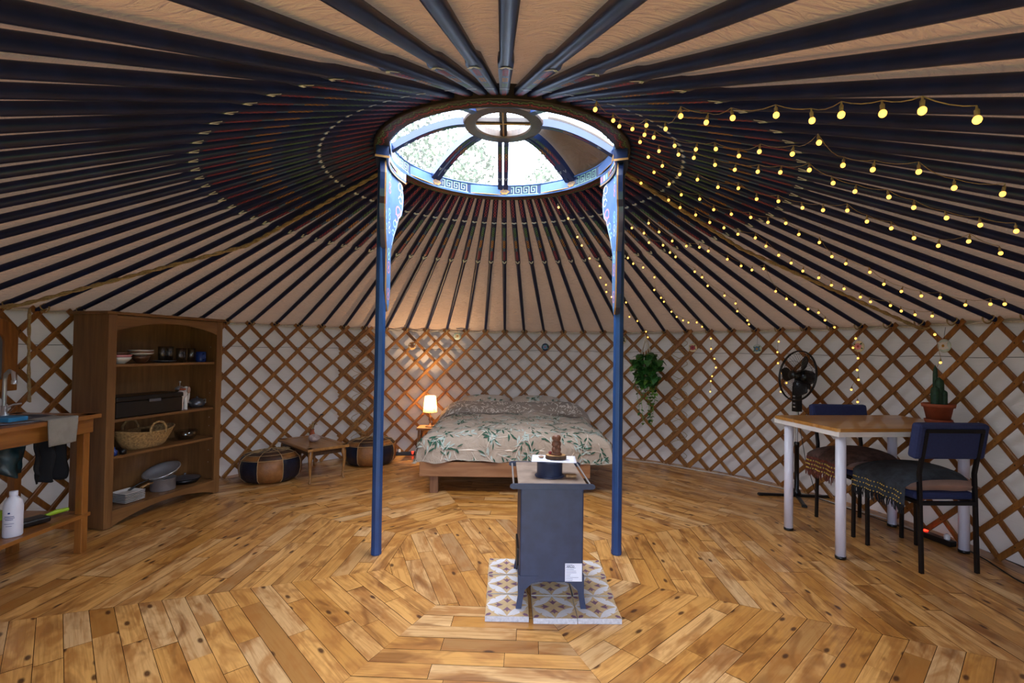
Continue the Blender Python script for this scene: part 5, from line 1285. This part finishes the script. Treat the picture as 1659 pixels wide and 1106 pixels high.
# ------------------------------------------------------------------ kitchen bench at the far left
def bench():
    t = thing('sink_bench', 'orange-brown wooden sink bench at the left edge', 'bench', (-2.40, -.02, 0))
    # local: x to -x wall (depth, negative), y from 0 (right end) to -.62 (left end)
    D = .44; L = .66
    for x, y in ((-.025, -.035), (-.025, -.575), (-D+.03, -.045), (-D+.03, -.575)):
        mb = MB(); mb.box((x, y, .3825), (.042, .042, .765)); mb.build('leg', 'bench_wood', t, bevel=.003)
    mb = MB(); mb.box((-.008, -.31, .735), (.022, .62, .085)); mb.build('apron', 'bench_wood_h', t, bevel=.003)
    mb = MB(); mb.box((-D/2, -.008, .735), (D, .022, .085)); mb.build('end_apron', 'bench_wood', t, bevel=.003)
    mb = MB()
    for i in range(4): mb.rnd = (.2, .8, .4, .6)[i]
    mb.box((-D/2+.02, -.035, .790), (D+.04, .07, .024))
    mb.box((.005, -.31, .790), (.075, .64, .024)); mb.box((-D+.02, -.31, .790), (.075, .64, .024)); mb.box((-D/2, -.60, .790), (D, .07, .024))
    mb.build('worktop', 'bench_wood_h', t, bevel=.003)
    mb = MB(); mb.box((-D/2, -.30, .215), (D, .60, .022)); mb.build('lower_shelf', 'bench_wood_h', t, bevel=.003)
    mb = MB(); mb.box((-D/2, -.045, .17), (D-.05, .02, .06)); mb.build('shelf_rail', 'bench_wood', t)
    mb = MB(); mb.lathe([(.001, -.13), (.10, -.13), (.15, -.11), (.185, -.02), (.20, .004), (.21, .006), (.21, .012), (.195, .012), (.178, -.02), (.14, -.10), (.001, -.115)], 40, (-D/2+.02, -.32, .797)); mb.build('sink_bowl', 'dark_steel', t)
    f = thing('kitchen_tap', 'chrome gooseneck tap behind the sink at the left edge', 'tap', (-2.745, -.20, .803))
    mb = MB(); mb.lathe([(.001, 0), (.024, 0), (.022, .012), (.014, .02), (.013, .06), (.001, .062)], 20); mb.tube([(0, 0, .05), (0, 0, .20), (.012, -.006, .235), (.045, -.02, .255), (.082, -.035, .245), (.095, -.042, .205)], .010, 14); mb.lathe([(.013, -.02), (.013, 0), (.010, .002)], 14, (.095, -.042, .205)); mb.build('spout', 'steel', f)
    mb = MB(); mb.tube([(0, 0, .045), (.0, .05, .06), (.0, .095, .062)], [.008, .006, .005], 10); mb.build('lever', 'steel', f)
    b = MB(); b.box((0, 0, .012), (.10, .10, .022)); one('blue_basin', b, 'blue_basin', (-2.49, -.42, .812), 'bright blue plastic tray at the left end of the sink bench', 'tray', bevel=.004)
bench()
def towel():
    def f(u, v):
        y = -.185-.17*u; s = v*.26
        if s < .12: x, z = -2.478+s, .806
        else: x, z = -2.3525, .806-(s-.12)
        x += .004*sin(u*9+v*4)*(s > .1); z += .004*NZ.noise(V((u*3, v*4, 2)))+.003
        return (x+.004, y+.03*max(0, s-.12)*2*(u-.4), z)
    mb = MB(); mb.grid(f, 20, 26); o = mb.build('tea_towel', 'towel', solid=.006); tag(o, 'folded grey tea towel draped over the bench edge', 'towel')
towel()
def bags():
    def cloth(x0, y0, y1, zt, zb, name, m, lb, cat, seed):
        def f(u, v):
            y = y0+(y1-y0)*u; w = .020*sin(u*14+seed)*(.3+v)+.02*NZ.noise(V((u*3, v*3, seed)))
            low = zb+.05*NZ.noise(V((u*3, 0, seed)))+(.06*(u > .8))
            return (x0+w, y, zt+(low-zt)*v)
        mb = MB(); mb.grid(f, 22, 16); tag(mb.build(name, m, solid=.008), lb, cat)
    cloth(-2.53, -.06, -.25, .70, .44, 'black_cloth', 'black_cloth', 'black cloth hanging under the sink bench at its right end', 'cloth', 1.)
    cloth(-2.60, -.22, -.50, .66, .50, 'teal_bag', 'teal_bag', 'dark teal plastic bag hanging under the sink bench', 'bag', 4.)
bags()
def bottle():
    t = thing('white_bottle', 'white plastic bottle with blue print on the bench lower shelf', 'bottle', (-2.47, -.405, .2265), R(-25))
    mb = MB(); mb.lathe([(.001, 0), (.036, 0), (.039, .006), (.039, .155), (.034, .18), (.018, .20), (.015, .205), (.015, .215), (.001, .215)], 32); mb.build('bottle_body', 'bottle_white', t)
    mb = MB(); mb.lathe([(.017, .207), (.017, .228), (.001, .229)], 20); mb.build('cap', 'bottle_white', t)
    mb = MB()
    def f(u, v): return (.0396*cos(u), .0396*sin(u), v)
    for i, (w, z, h) in enumerate(((.12, .125, .008), (.5, .108, .003), (.55, .100, .003), (.42, .092, .003), (.5, .072, .002), (.3, .060, .002))):
        a = -.75; mb.ribbon([(a-w+2*w*k/10, z) for k in range(11)], h, f, 0)
    mb.build('blue_print', 'ceramic_blue', t)
bottle()
def brush():
    t = thing('dustpan_brush', 'black dustpan and brush with lime green handle on the lower shelf', 'brush', (-2.52, -.24, .2265), R(70))
    mb = MB(); mb.box((-.03, 0, .02), (.17, .09, .03)); mb.build('brush_head', 'black_plastic', t, bevel=.008)
    mb = MB(); mb.tube([(.05, 0, .03), (.10, .005, .036), (.16, .01, .034)], [.010, .013, .010], 10); mb.build('handle', 'lime', t)
    mb = MB(); mb.box((-.10, .07, .03), (.05, .05, .055)); o = one('green_sponge', mb, 'lime', (-2.66, -.28, .2265), 'lime green sponge behind the white bottle', 'sponge', bevel=.006)
brush()
def mirror():
    t = thing('arched_mirror', 'wooden arched mirror frame on the wall above the sink, at the left edge', 'mirror', tuple(cyl(183.2, 2.88, 0)), R(93.2))
    # local x runs along the wall (towards the shelf unit is -x), local y points to the wall
    n = 16; w = .17; ol = [(-w, .93), (w, .93)]+[(w*cos(i*pi/n), 1.26+.10*sin(i*pi/n)) for i in range(n+1)]
    il = [(-w+.085, 1.0), (w-.085, 1.0)]+[((w-.085)*cos(i*pi/n), 1.22+.06*sin(i*pi/n)) for i in range(n+1)]
    mb = MB(); k = len(ol)
    for y0, y1 in ((0, .03),):
        a = [(x, y0, z) for x, z in ol]; b = [(x, y0, z) for x, z in il]; c = [(x, y1, z) for x, z in ol]; d = [(x, y1, z) for x, z in il]
        mb.add(a+b+c+d, [(i, (i+1) % k, k+(i+1) % k, k+i) for i in range(k)]+[(2*k+i, 2*k+(i+1) % k, (i+1) % k, i) for i in range(k)]+[(k+i, k+(i+1) % k, 3*k+(i+1) % k, 3*k+i) for i in range(k)]+[(3*k+i, 3*k+(i+1) % k, 2*k+(i+1) % k, 2*k+i) for i in range(k)])
    mb.build('mirror_frame', 'bench_wood', t, bevel=.003)
    mb = MB(); mb.add([(x, .012, z) for x, z in il], [tuple(range(k))]); mb.build('mirror_glass', 'dark_steel', t)
mirror()

# ------------------------------------------------------------------ trees outside, seen through the crown glass
def tree(loc, h, r, n, label, seed):
    t = thing('tree', label, 'tree', loc); rr = random.Random(seed)
    mb = MB(); mb.tube([(0, 0, 0), (.1, 0, h*.4), (.0, .1, h*.8)], [.22, .16, .06], 10)
    for k in range(7):
        a = rr.uniform(0, 6.28); mb.tube([(0, 0, h*rr.uniform(.4, .6)), (r*.6*cos(a), r*.6*sin(a), h*.8)], [.07, .02], 6)
    mb.build('trunk', 'bark_tree', t)
    mb = MB()
    cl = [(V((rr.gauss(0, .5)*r, rr.gauss(0, .5)*r, h*.78+rr.gauss(0, .16)*h)), rr.uniform(.25, .5)*r) for _ in range(34)]
    for i in range(n):
        c, cr = cl[rr.randrange(len(cl))]; d = V((rr.gauss(0, 1), rr.gauss(0, 1), rr.gauss(0, 1))).normalized()*cr*rr.uniform(.6, 1)
        p = c+d; s = rr.uniform(.05, .09); u = V((rr.gauss(0, 1), rr.gauss(0, 1), rr.gauss(0, 1))).normalized(); w = u.cross(V((rr.gauss(0, 1), rr.gauss(0, 1), rr.gauss(0, 1)))).normalized()
        mb.add([p-u*s, p+w*s*.5, p+u*s, p-w*s*.5], [(0, 1, 2, 3)], 0)
    o = mb.build('foliage', 'leaf_tree', t); o['kind'] = 'stuff'
tree((-1.9, 9.5, -.3), 5.9, 2.1, 13000, 'leafy tree outside, seen through the left rear glass of the crown', 3)
tree((2.3, 10.6, -.3), 6.2, 2.1, 13000, 'leafy tree outside, seen through the right rear glass of the crown', 8)
